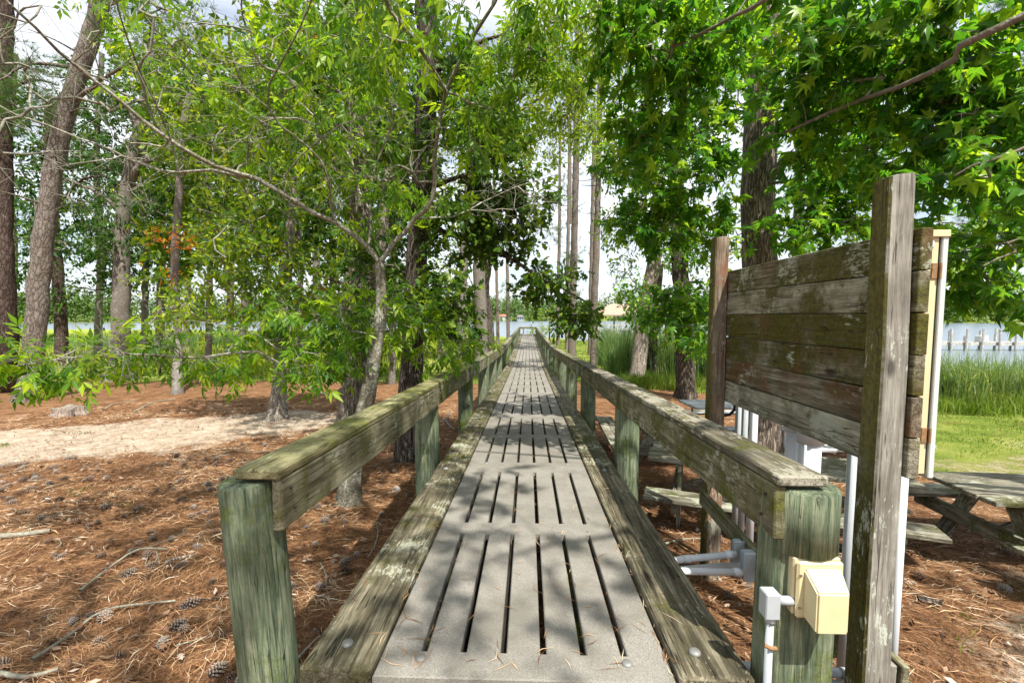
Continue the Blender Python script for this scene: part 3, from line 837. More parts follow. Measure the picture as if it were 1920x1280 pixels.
def build_utilities():
    g = 'pvc conduits around the notice board'
    xb = 1.66
    def down(name, px, d, ztop, r, mat, label, **k):
        x = at(px, 800, d)[0]
        return pipe(name, [(x, d, gz(x, d) - 0.1), (x, d, ztop)], r, mat, label, 'pipe', g, **k)
    down('pvc_pipe', 1384, 3.66, 1.9, 0.024, M['pvc'], 'thin grey conduit under the notice board, leftmost of three by the far post')
    down('pvc_pipe', 1396, 3.56, 1.9, 0.024, M['pvc'], 'thin grey conduit under the notice board, middle of three by the far post')
    down('pvc_pipe', 1413, 3.42, 1.9, 0.028, M['pvc_white'], 'pale conduit under the notice board, rightmost of three by the far post')
    x = at(1490, 800, 2.90)[0]+.006
    down('pvc_pipe', 1490, 2.90, 1.31, 0.048, M['pvc_white'], 'wide white pipe below the notice board, partly behind a wider one', sleeves=(((x-.006, 2.90, 1.20), (x-.006, 2.90, 1.33)),))
    x = at(1520, 800, 2.74)[0]
    down('pvc_pipe', 1520, 2.74, 1.30, 0.060, M['pvc_white'], 'widest white pipe standing below the middle of the notice board', sleeves=(((x, 2.74, 1.17), (x, 2.74, 1.34)),))
    down('pvc_pipe', 1601, 2.39, 1.6, 0.022, M['pvc'], 'slim grey conduit rising just left of the tall near board post')
    down('pvc_pipe', 1700, 2.10, 1.34, 0.019, M['pvc_white'], 'slim white conduit rising just right of the tall near board post')
    # black hose loop by the far post
    a = [at(1362, 748, 3.7), at(1372, 749, 3.7), at(1378, 756, 3.7), at(1377, 768, 3.7), at(1368, 777, 3.7), at(1356, 779, 3.7)]
    pipe('cable', a, 0.012, M['rubber'], 'black bent cable looping out beside the far board post', 'cable')
    # two level pipes from under the deck into grey junction boxes
    def level(px0, py0, px1, py1, d, mat, lab, sl=None):
        a, b = at(px0, py0, d), at(px1, py1, d)
        a2 = a + (a - b) * 1.2
        s = [(a + (b - a) * q[0], a + (b - a) * q[1]) for q in (sl or [])]
        return pipe('pvc_pipe', [a2, b], 0.021, mat, lab, 'pipe', g, s)
    level(1262, 1050, 1380, 1038, 2.78, M['pvc_white'], 'upper level white conduit running under the deck to a grey box', [(0.17, 0.28), (0.83, 0.95)])
    level(1268, 1068, 1390, 1058, 2.82, M['pvc_white'], 'middle level white conduit entering the grey box at a slant')
    level(1270, 1070, 1392, 1072, 2.68, M['pvc_white'], 'lower level white conduit running under the deck to a grey box', [(0.86, 0.98)])
    level(1382, 1247, 1590, 1262, 2.05, M['pvc'], 'upper of two grey conduits crossing low behind the green post', [(0.93, 1.0)])
    level(1395, 1270, 1590, 1286, 2.03, M['pvc'], 'lower of two grey conduits crossing low behind the green post')
    def jbox(px, py, d, w, h, t, lab):
        c = at(px, py, d)
        o = empty('junction_box', (c[0], c[1], c[2] - h/2), lab, 'junction box')
        MB().box((-w/2, -t/2, 0), (w/2, t/2, h), 0.008).build('body', M['box_grey'], o)
        MB().box((-w/2 - .004, -t/2 - 0.008, -0.003), (w/2 + .004, -t/2 + 0.004, h + 0.003), 0.003).build('cover', M['pvc'], o)
        return o
    jbox(1382, 1040, 2.85, 0.055, 0.20, 0.05, 'grey junction box fixed behind the lower brace of the notice board')
    jbox(1404, 1058, 2.70, 0.085, 0.17, 0.06, 'grey junction box where the lower white conduit ends')
    # electrical outlet with hooded cover on the near right post
    yb = 1.80 - 0.085
    c = at(1528, 1100, yb - 0.03)
    x0, z0 = c[0], c[2]
    o = empty('outlet_box', (x0, yb, z0 - 0.14), 'cream yellow hooded electrical outlet box on the green post', 'outlet box')
    off = (x0, yb, z0 - 0.14)
    MB().box((-0.108, -0.052, 0.012), (0.098, -0.001, 0.268), 0.006).build('back_plate', M['cream'], o)
    MB().box((-0.100, -0.072, 0.005), (0.100, -0.054, 0.260), 0.010).build('cover_plate', M['yellow'], o)
    hood = MB()
    w0, w1 = 0.080, 0.066
    prof = [(-0.068, 0.235), (-0.150, 0.165), (-0.150, -0.012), (-0.068, 0.020)]
    for sx in (-1, 1):
        for i, (y, z) in enumerate(prof):
            hood.v.append((sx * (w0 if i in (0, 3) else w1) + 0.008, y, z))
    hood.f = [(0, 1, 2, 3), (7, 6, 5, 4), (0, 4, 5, 1), (1, 5, 6, 2), (2, 6, 7, 3), (3, 7, 4, 0)]
    me = bpy.data.meshes.new('hood'); me.from_pydata(hood.v, [], hood.f); me.update()
    bm = bmesh.new(); bm.from_mesh(me); bmesh.ops.recalc_face_normals(bm, faces=bm.faces)
    bmesh.ops.bevel(bm, geom=list(bm.edges), offset=0.007, segments=2, affect='EDGES'); bm.to_mesh(me); bm.free()
    link('hood', me, M['yellow'], o)
    for z in (0.20, 0.055):
        MB().tube([(-0.087, -0.071, z), (-0.087, -0.077, z)], 0.0055, 8).build('screw', M['screw'], o)
    o.scale = (0.84, 0.84, 0.86); o.location.z += 0.03
    # the small elbow box and its conduit left of it
    cb = at(1443, 1130, yb - 0.035)
    k = empty('conduit', (cb[0], cb[1], gz(cb[0], cb[1])), 'slim grey conduit with a small elbow box fixed to the green post', 'conduit')
    off = (cb[0], cb[1], gz(cb[0], cb[1]))
    MB().box((cb[0] - 0.027, cb[1] - 0.028, cb[2] - 0.05), (cb[0] + 0.027, cb[1] + 0.028, cb[2] + 0.05), 0.004).build('elbow_box', M['pvc'], k, off=off)
    MB().tube([(cb[0] + 0.027, cb[1], cb[2] + 0.012), (x0 - 0.080, cb[1], cb[2] + 0.012)], 0.017, 12).build('nipple', M['pvc'], k, smooth_shade=True, off=off)
    MB().tube([(cb[0] + 0.004, cb[1], cb[2] - 0.05), (cb[0] + 0.004, cb[1], cb[2] - 0.075)], 0.019, 12).build('sleeve', M['pvc'], k, smooth_shade=True, off=off)
    MB().tube([(cb[0] + 0.004, cb[1], cb[2] - 0.06), (cb[0], cb[1], off[2] - 0.05)], 0.0145, 12).build('tube', M['pvc'], k, smooth_shade=True, off=off)
    MB().tube([(cb[0] - 0.02, cb[1] - 0.012, cb[2] - 0.158), (cb[0] + 0.004, cb[1] - 0.018, cb[2] - 0.166), (cb[0] + 0.024, cb[1] - 0.012, cb[2] - 0.17)], 0.008, 8).build('strap', M['rust'], k, off=off)
    # stub of timber at the foot of the near board post
    s = at(1668, 1250, 2.02)
    st = empty('timber_stub', (s[0], s[1], gz(s[0], s[1])), 'short mossy timber stub at the foot of the tall board post', 'timber stub')
    h = s[2] + 0.03 - gz(s[0], s[1])
    MB().box((-0.03, -0.03, -0.1), (0.012, 0.05, h), 0.005).build('block', M['board_post'], st)
    MB().box((0.015, -0.05, -0.1), (0.05, 0.05, h + 0.012), 0.005).build('block', M['rail'], st)
build_utilities()

# ------------------------------------------------------------------ picnic tables
def picnic_table(loc, rz, label, L=2.3, ht=0.70, hs=0.42, mat='table', group='picnic tables beside the boardwalk'):
    o = empty('picnic_table', loc, label, 'picnic table', group)
    o.rotation_euler = (0, 0, rz)
    m = M[mat]
    rg = random.Random(int(abs(loc[0] * 100)))
    for i in range(5):
        y = (i - 2) * 0.146
        beam('top_plank', (-L/2 + rg.uniform(-.012, .012), y, ht + rg.uniform(-.002, .002)), (L/2 + rg.uniform(-.012, .012), y, ht), 0.140, 0.040, M[mat + '_y'], o, bev=0.006)
    for s in (-1, 1):
        for q in (0, 1):
            beam('seat_plank', (-L/2, s * (0.58 + q*0.146), hs), (L/2, s * (0.58 + q*0.146), hs + rg.uniform(-.003, .003)), 0.140, 0.040, M[mat + '_y'], o, bev=0.006)
    for sx in (-1, 1):
        x = sx * (L/2 - 0.32)
        beam('top_cleat', (x, -0.34, ht - 0.041), (x, 0.34, ht - 0.041), 0.04, 0.09, M[mat + '_y'], o)
        beam('seat_support', (x + 0.042 * sx, -0.74, hs - 0.041), (x + 0.042 * sx, 0.74, hs - 0.041), 0.04, 0.13, M[mat + '_y'], o)
        for s in (-1, 1):
            beam('leg', (x, s * 0.22, ht - 0.05), (x, s * 0.62, -0.06), 0.04, 0.13, M[mat + '_y'], o, up=(0, s * 0.7, 0.7))
        beam('brace', (x - sx * 0.02, 0, hs - 0.1), (sx * 0.12, 0, ht - 0.05), 0.04, 0.08, M[mat + '_y'], o)
    return o
M['table_y'] = wood('weathered_table_board', (0.045, 0.038, 0.026), (0.18, 0.165, 0.12), (0.33, 0.315, 0.255), moss=0.22, moss_col=(0.09, 0.10, 0.02), lichen=0.3, axis=1, mscale=3)
M['table_pale_y'] = wood('pale_table_board', (0.18, 0.185, 0.18), (0.44, 0.46, 0.46), (0.6, 0.63, 0.63), moss=0.03, lichen=0.2, axis=1, mscale=3)

def tube_table(loc, rz, label, group='pale tables with white tube frames'):
    o = empty('picnic_table', loc, label, 'picnic table', group)
    o.rotation_euler = (0, 0, rz)
    L = 1.8
    for i in range(5):
        y = (i - 2) * 0.15
        beam('top_plank', (-L/2, y, 0.72), (L/2, y, 0.72), 0.144, 0.04, M['table_pale_y'], o)
    for s in (-1, 1):
        for q in (0, 1):
            beam('seat_plank', (-L/2, s * (0.6 + q*0.13), 0.43), (L/2, s * (0.6 + q*0.13), 0.43), 0.125, 0.04, M['table_pale_y'], o)
    for sx in (-1, 1):
        x = sx * 0.62
        for s in (-1, 1):
            MB().tube([(x, s*0.30, 0.66), (x, s*0.36, 0.64), (x, s*0.40, 0.55), (x, s*0.42, 0.3), (x, s*0.45, 0.02), (x, s*0.5, -0.03)], 0.024, 10).build('tube_leg', M['tubing'], o, smooth_shade=True)
            MB().tube([(x, s*0.42, 0.36), (x, s*0.75, 0.37)], 0.02, 8).build('seat_arm', M['tubing'], o, smooth_shade=True)
        MB().tube([(x, -0.32, 0.655), (x, 0.32, 0.655)], 0.02, 8).build('top_rail', M['tubing'], o, smooth_shade=True)
    return o

def build_tables():
    def g(x, y, *a, **k): return picnic_table((x, y, gz(x, y) - 0.02), *a, **k)
    g(2.50, 4.72, R(-20), 'weathered grey picnic table running away right behind the railing and board', L=2.35, ht=0.66, hs=0.40)
    g(2.02, 7.30, R(88), 'weathered picnic table set lengthwise along the right railing, behind the second post', L=2.1, ht=0.66, hs=0.40)
    g(4.72, 3.80, R(-3), 'weathered picnic table cut off by the right edge of the picture', L=2.3, ht=0.68, hs=0.42)
    tube_table((3.75, 8.25, gz(3.75, 8.25)), R(4), 'pale sunlit picnic table behind the far board post')
    tube_table((4.75, 7.15, gz(4.75, 7.15)), R(8), 'pale table with white tube legs glimpsed beneath the notice board')
build_tables()

# ------------------------------------------------------------------ leaves
def nrm(a):
    return a / np.maximum(np.linalg.norm(a, axis=-1, keepdims=True), 1e-9)

def tri_fan(outline, center):
    V = np.array([center] + list(outline), float)
    n = len(outline)
    F = np.array([(0, i + 1, (i + 1) % n + 1) for i in range(n)])
    return V, F

def leaf_star(detail=True):
    """five pointed gum leaf, stalk at the origin, about one unit long"""
    tips = [(0.34, -0.10), (0.72, -0.52), (1.0, 0.0)]
    o = [(0.0, 0.0, 0), (0.02, -0.30, 0.01), (0.10, -0.62, -0.10), (0.30, -0.27, 0.03), (0.70, -0.50, -0.12), (0.52, -0.17, 0.03), (1.05, 0.0, -0.16)]
    mir = [(x, -y, z) for x, y, z in o[1:-1]][::-1]
    return tri_fan(o + mir, (0.30, 0, 0.05))

def leaf_oak():
    o = [(0.0, 0, 0), (0.18, -0.07, 0.02), (0.28, -0.24, 0.0), (0.38, -0.10, 0.03), (0.55, -0.30, -0.03), (0.66, -0.13, 0.02), (0.82, -0.24, -0.06), (1.0, 0.0, -0.10)]
    mir = [(x, -y, z) for x, y, z in o[1:-1]][::-1]
    return tri_fan(o + mir, (0.5, 0, 0.04))

def leaf_blade(w=0.36, droop=0.12):
    V = np.array([(0, 0, 0), (0.42, -w/2, 0.02), (0.42, 0, -0.04), (0.42, w/2, 0.02), (1.0, 0, -droop)])
    F = np.array([(0, 1, 2), (0, 2, 3), (1, 4, 2), (2, 4, 3)])
    return V, F

def leaf_quad(w=0.55, droop=0.1):
    V = np.array([(0, 0, 0), (0.5, -w/2, 0.03), (1.0, 0, -droop), (0.5, w/2, 0.03)])
    F = np.array([(0, 1, 3), (1, 2, 3)])
    return V, F

def leaf_compound(n=5, seed=0):
    """hickory leaf: a stalk with opposite leaflets and a larger end leaflet, hanging"""
    rg = np.random.default_rng(seed)
    VV, FF = [], []
    bv, bf = leaf_blade(0.34, 0.14)
    spots = [(0.38, 1, 0.42), (0.40, -1, 0.42), (0.64, 1, 0.55), (0.66, -1, 0.55), (0.72, 0, 0.66)]
    if n == 7: spots = [(0.26, 1, 0.30), (0.28, -1, 0.30)] + spots
    c = 0
    for t, s, L in spots:
        L = L * rg.uniform(0.9, 1.1)
        a = s * rg.uniform(0.75, 1.0)
        dr = rg.uniform(0.25, 0.55) if s else 0.35
        d = np.array([math.cos(a) * math.cos(dr), math.sin(a) * math.cos(dr), -math.sin(dr)])
        y = nrm(np.cross([0, 0, 1.0], d)); z = np.cross(d, y)
        v = bv * L
        P = np.array([t, 0, -0.12 * t * t])
        VV.append(P + v[:, :1] * d + v[:, 1:2] * y + v[:, 2:3] * z); FF.append(bf + c); c += len(bv)
    st = np.array([(0, -0.008, 0), (0, 0.008, 0), (0.72, 0.0, -0.065)])
    VV.append(st); FF.append(np.array([(0, 1, 2)]) + c)
    return np.concatenate(VV), np.concatenate(FF)

def pine_tuft(n=16, seed=0):
    rg = np.random.default_rng(seed)
    V, F = [], []
    for i in range(n):
        a = rg.uniform(0, 6.28); e = rg.uniform(0.15, 1.15)
        d = np.array([math.cos(e), math.sin(e) * math.cos(a), math.sin(e) * math.sin(a) - 0.1])
        s = nrm(np.cross(d, rg.normal(size=3))) * 0.012
        k = len(V)
        V += [-s, s, d * rg.uniform(0.8, 1.1)]
        F.append((k, k + 1, k + 2))
    return np.array(V), np.array(F)

def star_variants():
    rib = np.array([1, 1] + [0, 1, 0, 1, 0, 1, 0, 1, 0, 1, 0], float)
    out = []
    for k in range(5):
        rg = np.random.default_rng(100 + k)
        V, F = leaf_star()
        V = V.copy()
        V[1:, :2] += rg.normal(size=(len(V) - 1, 2)) * 0.035
        V[:, 2] = V[:, 2] * rg.uniform(0.6, 2.4) + np.abs(V[:, 1]) * rg.uniform(-0.25, 0.3) - 0.12 * V[:, 0] ** 2 * rg.uniform(0, 2) + V[:, 1] * rg.uniform(-.15, .15)
        out.append((V, F, rib[:len(V)]))
    return out
_br = np.array([1, 0, 1, 0, 1.0])
def _comp(n, sd):
    V, F = leaf_compound(n, sd)
    return (V, F, np.concatenate([np.tile(_br, n), np.full(3, 0.5)]))
def _oak():
    out = []
    for k in range(3):
        rg = np.random.default_rng(200 + k)
        V, F = leaf_oak(); V = V.copy()
        V[1:, :2] += rg.normal(size=(len(V) - 1, 2)) * 0.02
        V[:, 2] = V[:, 2] * rg.uniform(0.5, 2.2) + np.abs(V[:, 1]) * rg.uniform(-0.2, 0.4)
        r = np.zeros(len(V)); r[0] = 1; r[1] = 1; r[8] = 1
        out.append((V, F, r))
    return out
def _bl(w, dr):
    V, F = leaf_blade(w, dr); return (V, F, _br)
LEAF = {'star': star_variants(), 'oak': _oak(), 'blade': [_bl(0.36, 0.12)], 'blade_wide': [_bl(0.5, 0.1), _bl(0.42, 0.22), _bl(0.56, 0.0)], 'quad': [leaf_quad() + (np.full(4, 0.3),)],
        'compound': [_comp(5, 1), _comp(7, 2), _comp(5, 3)], 'tuft': [pine_tuft(18, q) + (np.full(54, 0.4),) for q in (1, 2, 3)]}

def frames(d, up):
    x = nrm(d); y = nrm(np.cross(up, x)); z = np.cross(x, y)
    return np.stack([x, y, z], -1)            # columns

def scatter(name, tmpl, pos, rot, size, v, off):
    """one mesh from many transformed copies of one template list"""
    Vs, Fs, As, Rs = [], [], [], []
    base = 0
    k = len(tmpl)
    which = np.arange(len(pos)) % k
    for j, tm in enumerate(tmpl):
        tv, tf = tm[0], tm[1]
        rb = tm[2] if len(tm) > 2 else np.zeros(len(tv))
        sel = which == j
        n = int(sel.sum())
        if n == 0: continue
        V = np.einsum('nij,vj->nvi', rot[sel], tv) * size[sel][:, None, None] + pos[sel][:, None, :] - np.asarray(off)
        F = tf[None] + (np.arange(n) * len(tv))[:, None, None] + base
        Vs.append(V.reshape(-1, 3)); Fs.append(F.reshape(-1, 3)); As.append(np.repeat(v[sel], len(tv))); Rs.append(np.tile(rb, n))
        base += n * len(tv)
    return mesh_np(name, np.concatenate(Vs), np.concatenate(Fs), {'v': np.concatenate(As), 'rib': np.concatenate(Rs)})

# ------------------------------------------------------------------ trees
def catmull(pts, step=0.35):
    pts = np.asarray(pts, float)
    if len(pts) < 3:
        n = max(2, int(np.linalg.norm(pts[-1] - pts[0]) / step))
        return pts[0] + (pts[-1] - pts[0]) * np.linspace(0, 1, n + 1)[:, None]
    P = np.vstack([2 * pts[0] - pts[1], pts, 2 * pts[-1] - pts[-2]])
    out = []
    for i in range(1, len(P) - 2):
        n = max(2, int(np.linalg.norm(P[i+1] - P[i]) / step))
        for t in np.arange(n) / n:
            a, b, c, d = P[i-1], P[i], P[i+1], P[i+2]
            out.append(0.5 * ((2*b) + (-a + c) * t + (2*a - 5*b + 4*c - d) * t*t + (-a + 3*b - 3*c + d) * t**3))
    out.append(pts[-1])
    return np.array(out)

def sweep(pts, rad, n=12, seed=0, flare=0.0, lump=0.05, z0=None, roots=5):
    """swept bark tube -> V, F (quads)"""
    rg = np.random.default_rng(seed)
    pts = np.asarray(pts, float)
    m = len(pts)
    T = np.gradient(pts, axis=0); T = nrm(T)
    u = np.cross(T[0], [0.3, 1.0, 0.1]); u = u / np.linalg.norm(u)
    ang = np.arange(n) * 2 * np.pi / n
    ph = rg.uniform(0, 6.28, 6)
    V = np.zeros((m, n, 3))
    for i in range(m):
        u = u - T[i] * (u @ T[i]); u /= np.linalg.norm(u)
        w = np.cross(T[i], u)
        s = i * 0.55
        r = rad[i] * (1 + lump * np.sin(2*ang + ph[0] + 0.3*s) + lump * 0.7 * np.sin(3*ang + ph[1] - 0.5*s) + lump * 0.5 * np.sin(5*ang + ph[2] + 0.9*s))
        r = r * (1 + lump * 0.6 * rg.normal(size=n))
        if flare > 0:
            h = pts[i][2] - z0
            r = r * (1 + flare * math.exp(-max(h, 0) / 0.28) * (0.55 + 0.45 * np.cos(roots * ang + ph[3]) + 0.3 * np.cos(2 * ang + ph[4])))
        V[i] = pts[i] + r[:, None] * (np.cos(ang)[:, None] * u + np.sin(ang)[:, None] * w)
    idx = np.arange(m - 1)[:, None] * n + np.arange(n)[None]
    idn = np.arange(m - 1)[:, None] * n + (np.arange(n)[None] + 1) % n
    F = np.stack([idx, idn, idn + n, idx + n], -1).reshape(-1, 4)
    return V.reshape(-1, 3), F

def prisms(A, B, ra, rb, n=3):
    """many little straight twigs A->B -> V, F (quads)"""
    d = nrm(B - A)
    h = np.where(np.abs(d[:, 2:3]) < 0.9, np.array([[0, 0, 1.0]]), np.array([[1.0, 0, 0]]))
    u = nrm(np.cross(d, h)); w = np.cross(d, u)
    a = np.arange(n) * 2 * np.pi / n
    ring = np.cos(a)[None, :, None] * u[:, None] + np.sin(a)[None, :, None] * w[:, None]
    V = np.concatenate([A[:, None] + ring * ra[:, None, None], B[:, None] + ring * rb[:, None, None]], 1)
    k = np.arange(n); q = np.stack([k, (k + 1) % n, (k + 1) % n + n, k + n], 1)
    F = q[None] + (np.arange(len(A)) * 2 * n)[:, None, None]
    return V.reshape(-1, 3), F.reshape(-1, 4)

def in_blob(rg, c, r, n, shell=0.5):
    d = nrm(rg.normal(size=(n, 3)))
    t = rg.uniform(0, 1, n) ** (1 / 3.0)
    t = shell * np.maximum(t, rg.uniform(0.55, 1, n)) + (1 - shell) * t
    return np.asarray(c) + d * t[:, None] * np.asarray(r)

def connect(skel, skr, cl):
    """join clump centres to the limbs by a greedy spanning tree; returns edges (from,to) in node space and radii"""
    S = len(skel)
    P = np.vstack([skel, cl])
    n = len(cl)
    best = np.full(n, 1e9); frm = np.zeros(n, int)
    for i in range(0, S):
        d = np.linalg.norm(cl - skel[i], axis=1)
        m = d < best; best[m] = d[m]; frm[m] = i
    done = np.zeros(n, bool); order = []
    for _ in range(n):
        b = np.where(done, 1e9, best)
        j = int(np.argmin(b)); done[j] = True; order.append(j)
        d = np.linalg.norm(cl - cl[j], axis=1) * 1.08 + 0.02
        m = (d < best) & ~done; best[m] = d[m]; frm[m] = S + j
    cnt = np.ones(n)
    for j in reversed(order):
        if frm[j] >= S: cnt[frm[j] - S] += cnt[j]
    return P, frm, cnt, S

def make_tree(name, label, trunk, r0, r1, bark_m, limbs=(), blobs=(), leaf='quad', size=0.14, per=14, sprig=0.35, leaf_m='leaf_mid', cat='tree',
              group=None, seed=1, flare=0.5, n_ring=14, twig_m=None, droop=0.35, singles=0, twig_r=0.0035, clear=None, stubs=0, up_bias=1.0, sprig_tw=True, extra=None, shell=0.5, bare=(), limb_m=None):
    rg = np.random.default_rng(seed)
    trunk = np.asarray(trunk, float)
    base = np.array([trunk[0][0], trunk[0][1], gz(trunk[0][0], trunk[0][1])])
    root = empty(name, base, label, cat, group)
    pts = catmull(trunk, 0.30 if r0 > 0.12 else 0.22)
    pts[:, :2] += 0.012 * rg.normal(size=(len(pts), 2))
    s = np.linspace(0, 1, len(pts))
    rad = r0 + (r1 - r0) * s
    VV, FF, c = [], [], 0
    V, F = sweep(np.vstack([[pts[0] - [0, 0, 0.35]], pts]), np.concatenate([[rad[0]], rad]), n_ring, seed, flare, 0.045, base[2])
    VV.append(V); FF.append(F); c += len(V)
    sk, skr = [pts[len(pts)//4:]], [rad[len(pts)//4:]]
    LV, LF, lc = [], [], 0
    for L in limbs:
        lp = catmull(L[0], 0.18); a, b = L[1], L[2]
        lp[1:-1] += (0.012 + 0.15 * a) * 0.5 * rg.normal(size=(len(lp) - 2, 3))
        lr = a + (b - a) * np.linspace(0, 1, len(lp))
        V, F = sweep(lp, lr, 8, seed + 3, 0, 0.06)
        link('limb', mesh_np('limb', V - base, F, None, True), M[limb_m or bark_m], root)
        sk.append(lp[1:]); skr.append(lr[1:])
    # dead stubs on the trunk
    for i in range(stubs):
        k = rg.integers(len(pts) // 3, len(pts) - 1)
        a = rg.uniform(0, 6.28); ln = rg.uniform(0.5, 1.6)
        e = pts[k] + np.array([math.cos(a), math.sin(a), rg.uniform(-0.15, 0.3)]) * ln
        mid = (pts[k] + e) / 2 + rg.normal(size=3) * 0.08
        V, F = sweep(catmull([pts[k], mid, e], 0.2), np.linspace(0.03, 0.008, len(catmull([pts[k], mid, e], 0.2))), 5, i)
        LV.append(V); LF.append(F + lc); lc += len(V)
    trunk_o = link('trunk', mesh_np('trunk', VV[0] - base, FF[0], None, True), M[bark_m], root)
    sk = np.vstack(sk); skr = np.concatenate(skr)
    cl = [in_blob(rg, b[0], b[1], b[2], shell) for b in blobs]
    cl = np.vstack(cl) if cl else np.zeros((0, 3))
    if clear is not None and len(cl): cl = cl[clear(cl)]
    if len(cl):
        cl = cl[cl[:, 2] > ground_z(cl[:, 0], cl[:, 1]) + 0.25]
        nleafy = len(cl)
        if len(bare):
            cl = np.vstack([cl] + [in_blob(rg, b[0], b[1], b[2], 0.4) for b in bare])
        P, frm, cnt, S = connect(sk, skr, cl)
        A = P[frm]; B = cl
        rb = np.minimum(twig_r * cnt ** 0.45, twig_r * 3.6); ra = np.minimum(rb * 1.2, twig_r * 3.8)
        mid = (A + B) / 2 + rg.normal(size=A.shape) * 0.07 * np.linalg.norm(B - A, axis=1)[:, None]
        nn = 4 if sprig_tw else 3
        V, F = prisms(A, mid, ra, (ra + rb) / 2, nn); LV.append(V); LF.append(F + lc); lc += len(V)
        V, F = prisms(mid, B, (ra + rb) / 2, rb * 0.9, nn); LV.append(V); LF.append(F + lc); lc += len(V)
        # sprigs and leaves
        ns = 3
        out = nrm(B - A + 1e-6)
        sd = nrm(out[:, None] * 0.7 + rg.normal(size=(len(cl), ns, 3)) * 0.75 + np.array([0, 0, -0.12]))
        sl = sprig * rg.uniform(0.55, 1.2, (len(cl), ns))
        if sprig_tw:
            A2 = np.repeat(cl, ns, 0); B2 = A2 + (sd * sl[..., None]).reshape(-1, 3)
            V, F = prisms(A2, B2, np.full(len(A2), twig_r * 0.75), np.full(len(A2), twig_r * 0.35), 3)
            LV.append(V); LF.append(F + lc); lc += len(V)
        cl, sd, sl = cl[:nleafy], sd[:nleafy], sl[:nleafy]
        k = max(1, per // ns)
        t = (np.arange(k)[None, None] + rg.uniform(0.2, 1.0, (len(cl), ns, k))) / k
        pos = cl[:, None, None] + sd[:, :, None] * (sl[..., None] * t)[..., None]
        if leaf == 'tuft':
            d = nrm(sd[:, :, None] + rg.normal(size=pos.shape) * 0.35 + np.array([0, 0, 0.25]))
        else:
            side = nrm(np.cross(sd, rg.normal(size=sd.shape)))[:, :, None] * np.where(np.arange(k) % 2, 1, -1)[None, None, :, None]
            d = nrm(sd[:, :, None] * 0.55 + side * 0.8 + rg.normal(size=pos.shape) * 0.35 + np.array([0, 0, -droop]))
        pos = pos.reshape(-1, 3); d = d.reshape(-1, 3)
        up = nrm(np.array([0, 0, up_bias]) + rg.normal(size=pos.shape) * 0.55)
        rot = frames(d, up)
        sz = size * rg.uniform(0.6, 1.2, len(pos))
        vv = np.clip(np.repeat(rg.normal(size=len(pos) // (ns * k)) * 0.13, ns * k) + rg.beta(1.4, 1.6, len(pos)) * 0.97, 0, 0.95) if leaf != 'x' else None
        odd = rg.uniform(size=len(pos)) < 0.0012
        vv[odd] = 0.998
        keep = np.ones(len(pos), bool)
        if singles:
            q = pix(pos)
            inside = (q[:, 0] > -20) & (q[:, 0] < 1940) & (q[:, 1] > -20) & (q[:, 1] < 1300) & (q[:, 2] > 0.4)
            big = np.where(inside, sz / q[:, 2], 0)
            pick = np.argsort(-big)[:singles]
            pick = pick[big[pick] > 0]
            keep[pick] = False
            tm = []
            for tv, tf, rb in LEAF[leaf]:
                me = mesh_np('leaf', tv, tf, {'v': np.full(len(tv), -1.0), 'rib': rb}); me.materials.append(M[leaf_m]); tm.append(me)
            for i in pick:
                o = link('leaf', tm[i % len(tm)], None, root)
                mt = Matrix(np.vstack([np.hstack([rot[i] * sz[i], (pos[i] - base)[:, None]]), [0, 0, 0, 1]]).tolist())
                o.matrix_basis = mt
        me = scatter('crown', LEAF[leaf], pos[keep], rot[keep], sz[keep], vv[keep], base)
        tag(link('crown', me, M[leaf_m], root), kind='stuff')
    for eb, ename, esize, em in (extra or ()):
        ec = np.vstack([in_blob(rg, b[0], b[1], b[2], 0.3) for b in eb])
        n = 9
        pos = (ec[:, None] + rg.normal(size=(len(ec), n, 3)) * 0.16).reshape(-1, 3)
        d = nrm(rg.normal(size=pos.shape) + np.array([0, 0, -0.5]))
        rot = frames(d, nrm(np.array([0, 0, 1.0]) + rg.normal(size=pos.shape) * 0.6))
        me = scatter(ename, LEAF['blade_wide'], pos, rot, esize * rg.uniform(0.6, 1.2, len(pos)), rg.uniform(0, 0.97, len(pos)), base)
        tag(link(ename, me, M[em], root), kind='stuff')
    if LV:
        V = np.concatenate(LV) - base; F = np.concatenate(LF)
        tag(link('twigs', mesh_np('twigs', V, F, None, True), M[twig_m or bark_m], root), kind='stuff')
    return root

def open_lines(lines, keep):
    """returns a filter that keeps the sight lines to big stems and limbs mostly free of leaf clumps"""
    def f(cl):
        q = pix(cl)
        hide = np.zeros(len(cl), bool)
        for (x0, y0, x1, y1, w, dmax) in lines:
            p0 = np.array([x0, y0], float); d = np.array([x1 - x0, y1 - y0], float)
            t = np.clip(((q[:, :2] - p0) @ d) / (d @ d), 0, 1)
            dist = np.linalg.norm(q[:, :2] - p0 - t[:, None] * d, axis=1)
            hide |= (dist < w) & (q[:, 2] < dmax)
        h = np.abs(np.sin(cl[:, 0] * 91.7 + cl[:, 2] * 47.3))
        return ~hide | (h < keep)
    return f
GUM_LINE = [(1424, 30, 1424, 480, 62, 7.3)]
LEFT_LINES = [(800, 20, 790, 330, 34, 6.8), (711, 492, 545, 372, 24, 4.95), (545, 372, 400, 310, 24, 4.4), (400, 310, 110, 95, 26, 4.1), (711, 492, 810, 372, 26, 5.1), (810, 372, 838, 175, 30, 4.9), (838, 175, 925, 10, 30, 4.5), (664, 470, 672, 120, 26, 9.0), (712, 500, 690, 700, 20, 4.95)]

def B(px, py, d, rx, ry, rz, n):
    return (at(px, py, d), (rx, ry, rz), n)

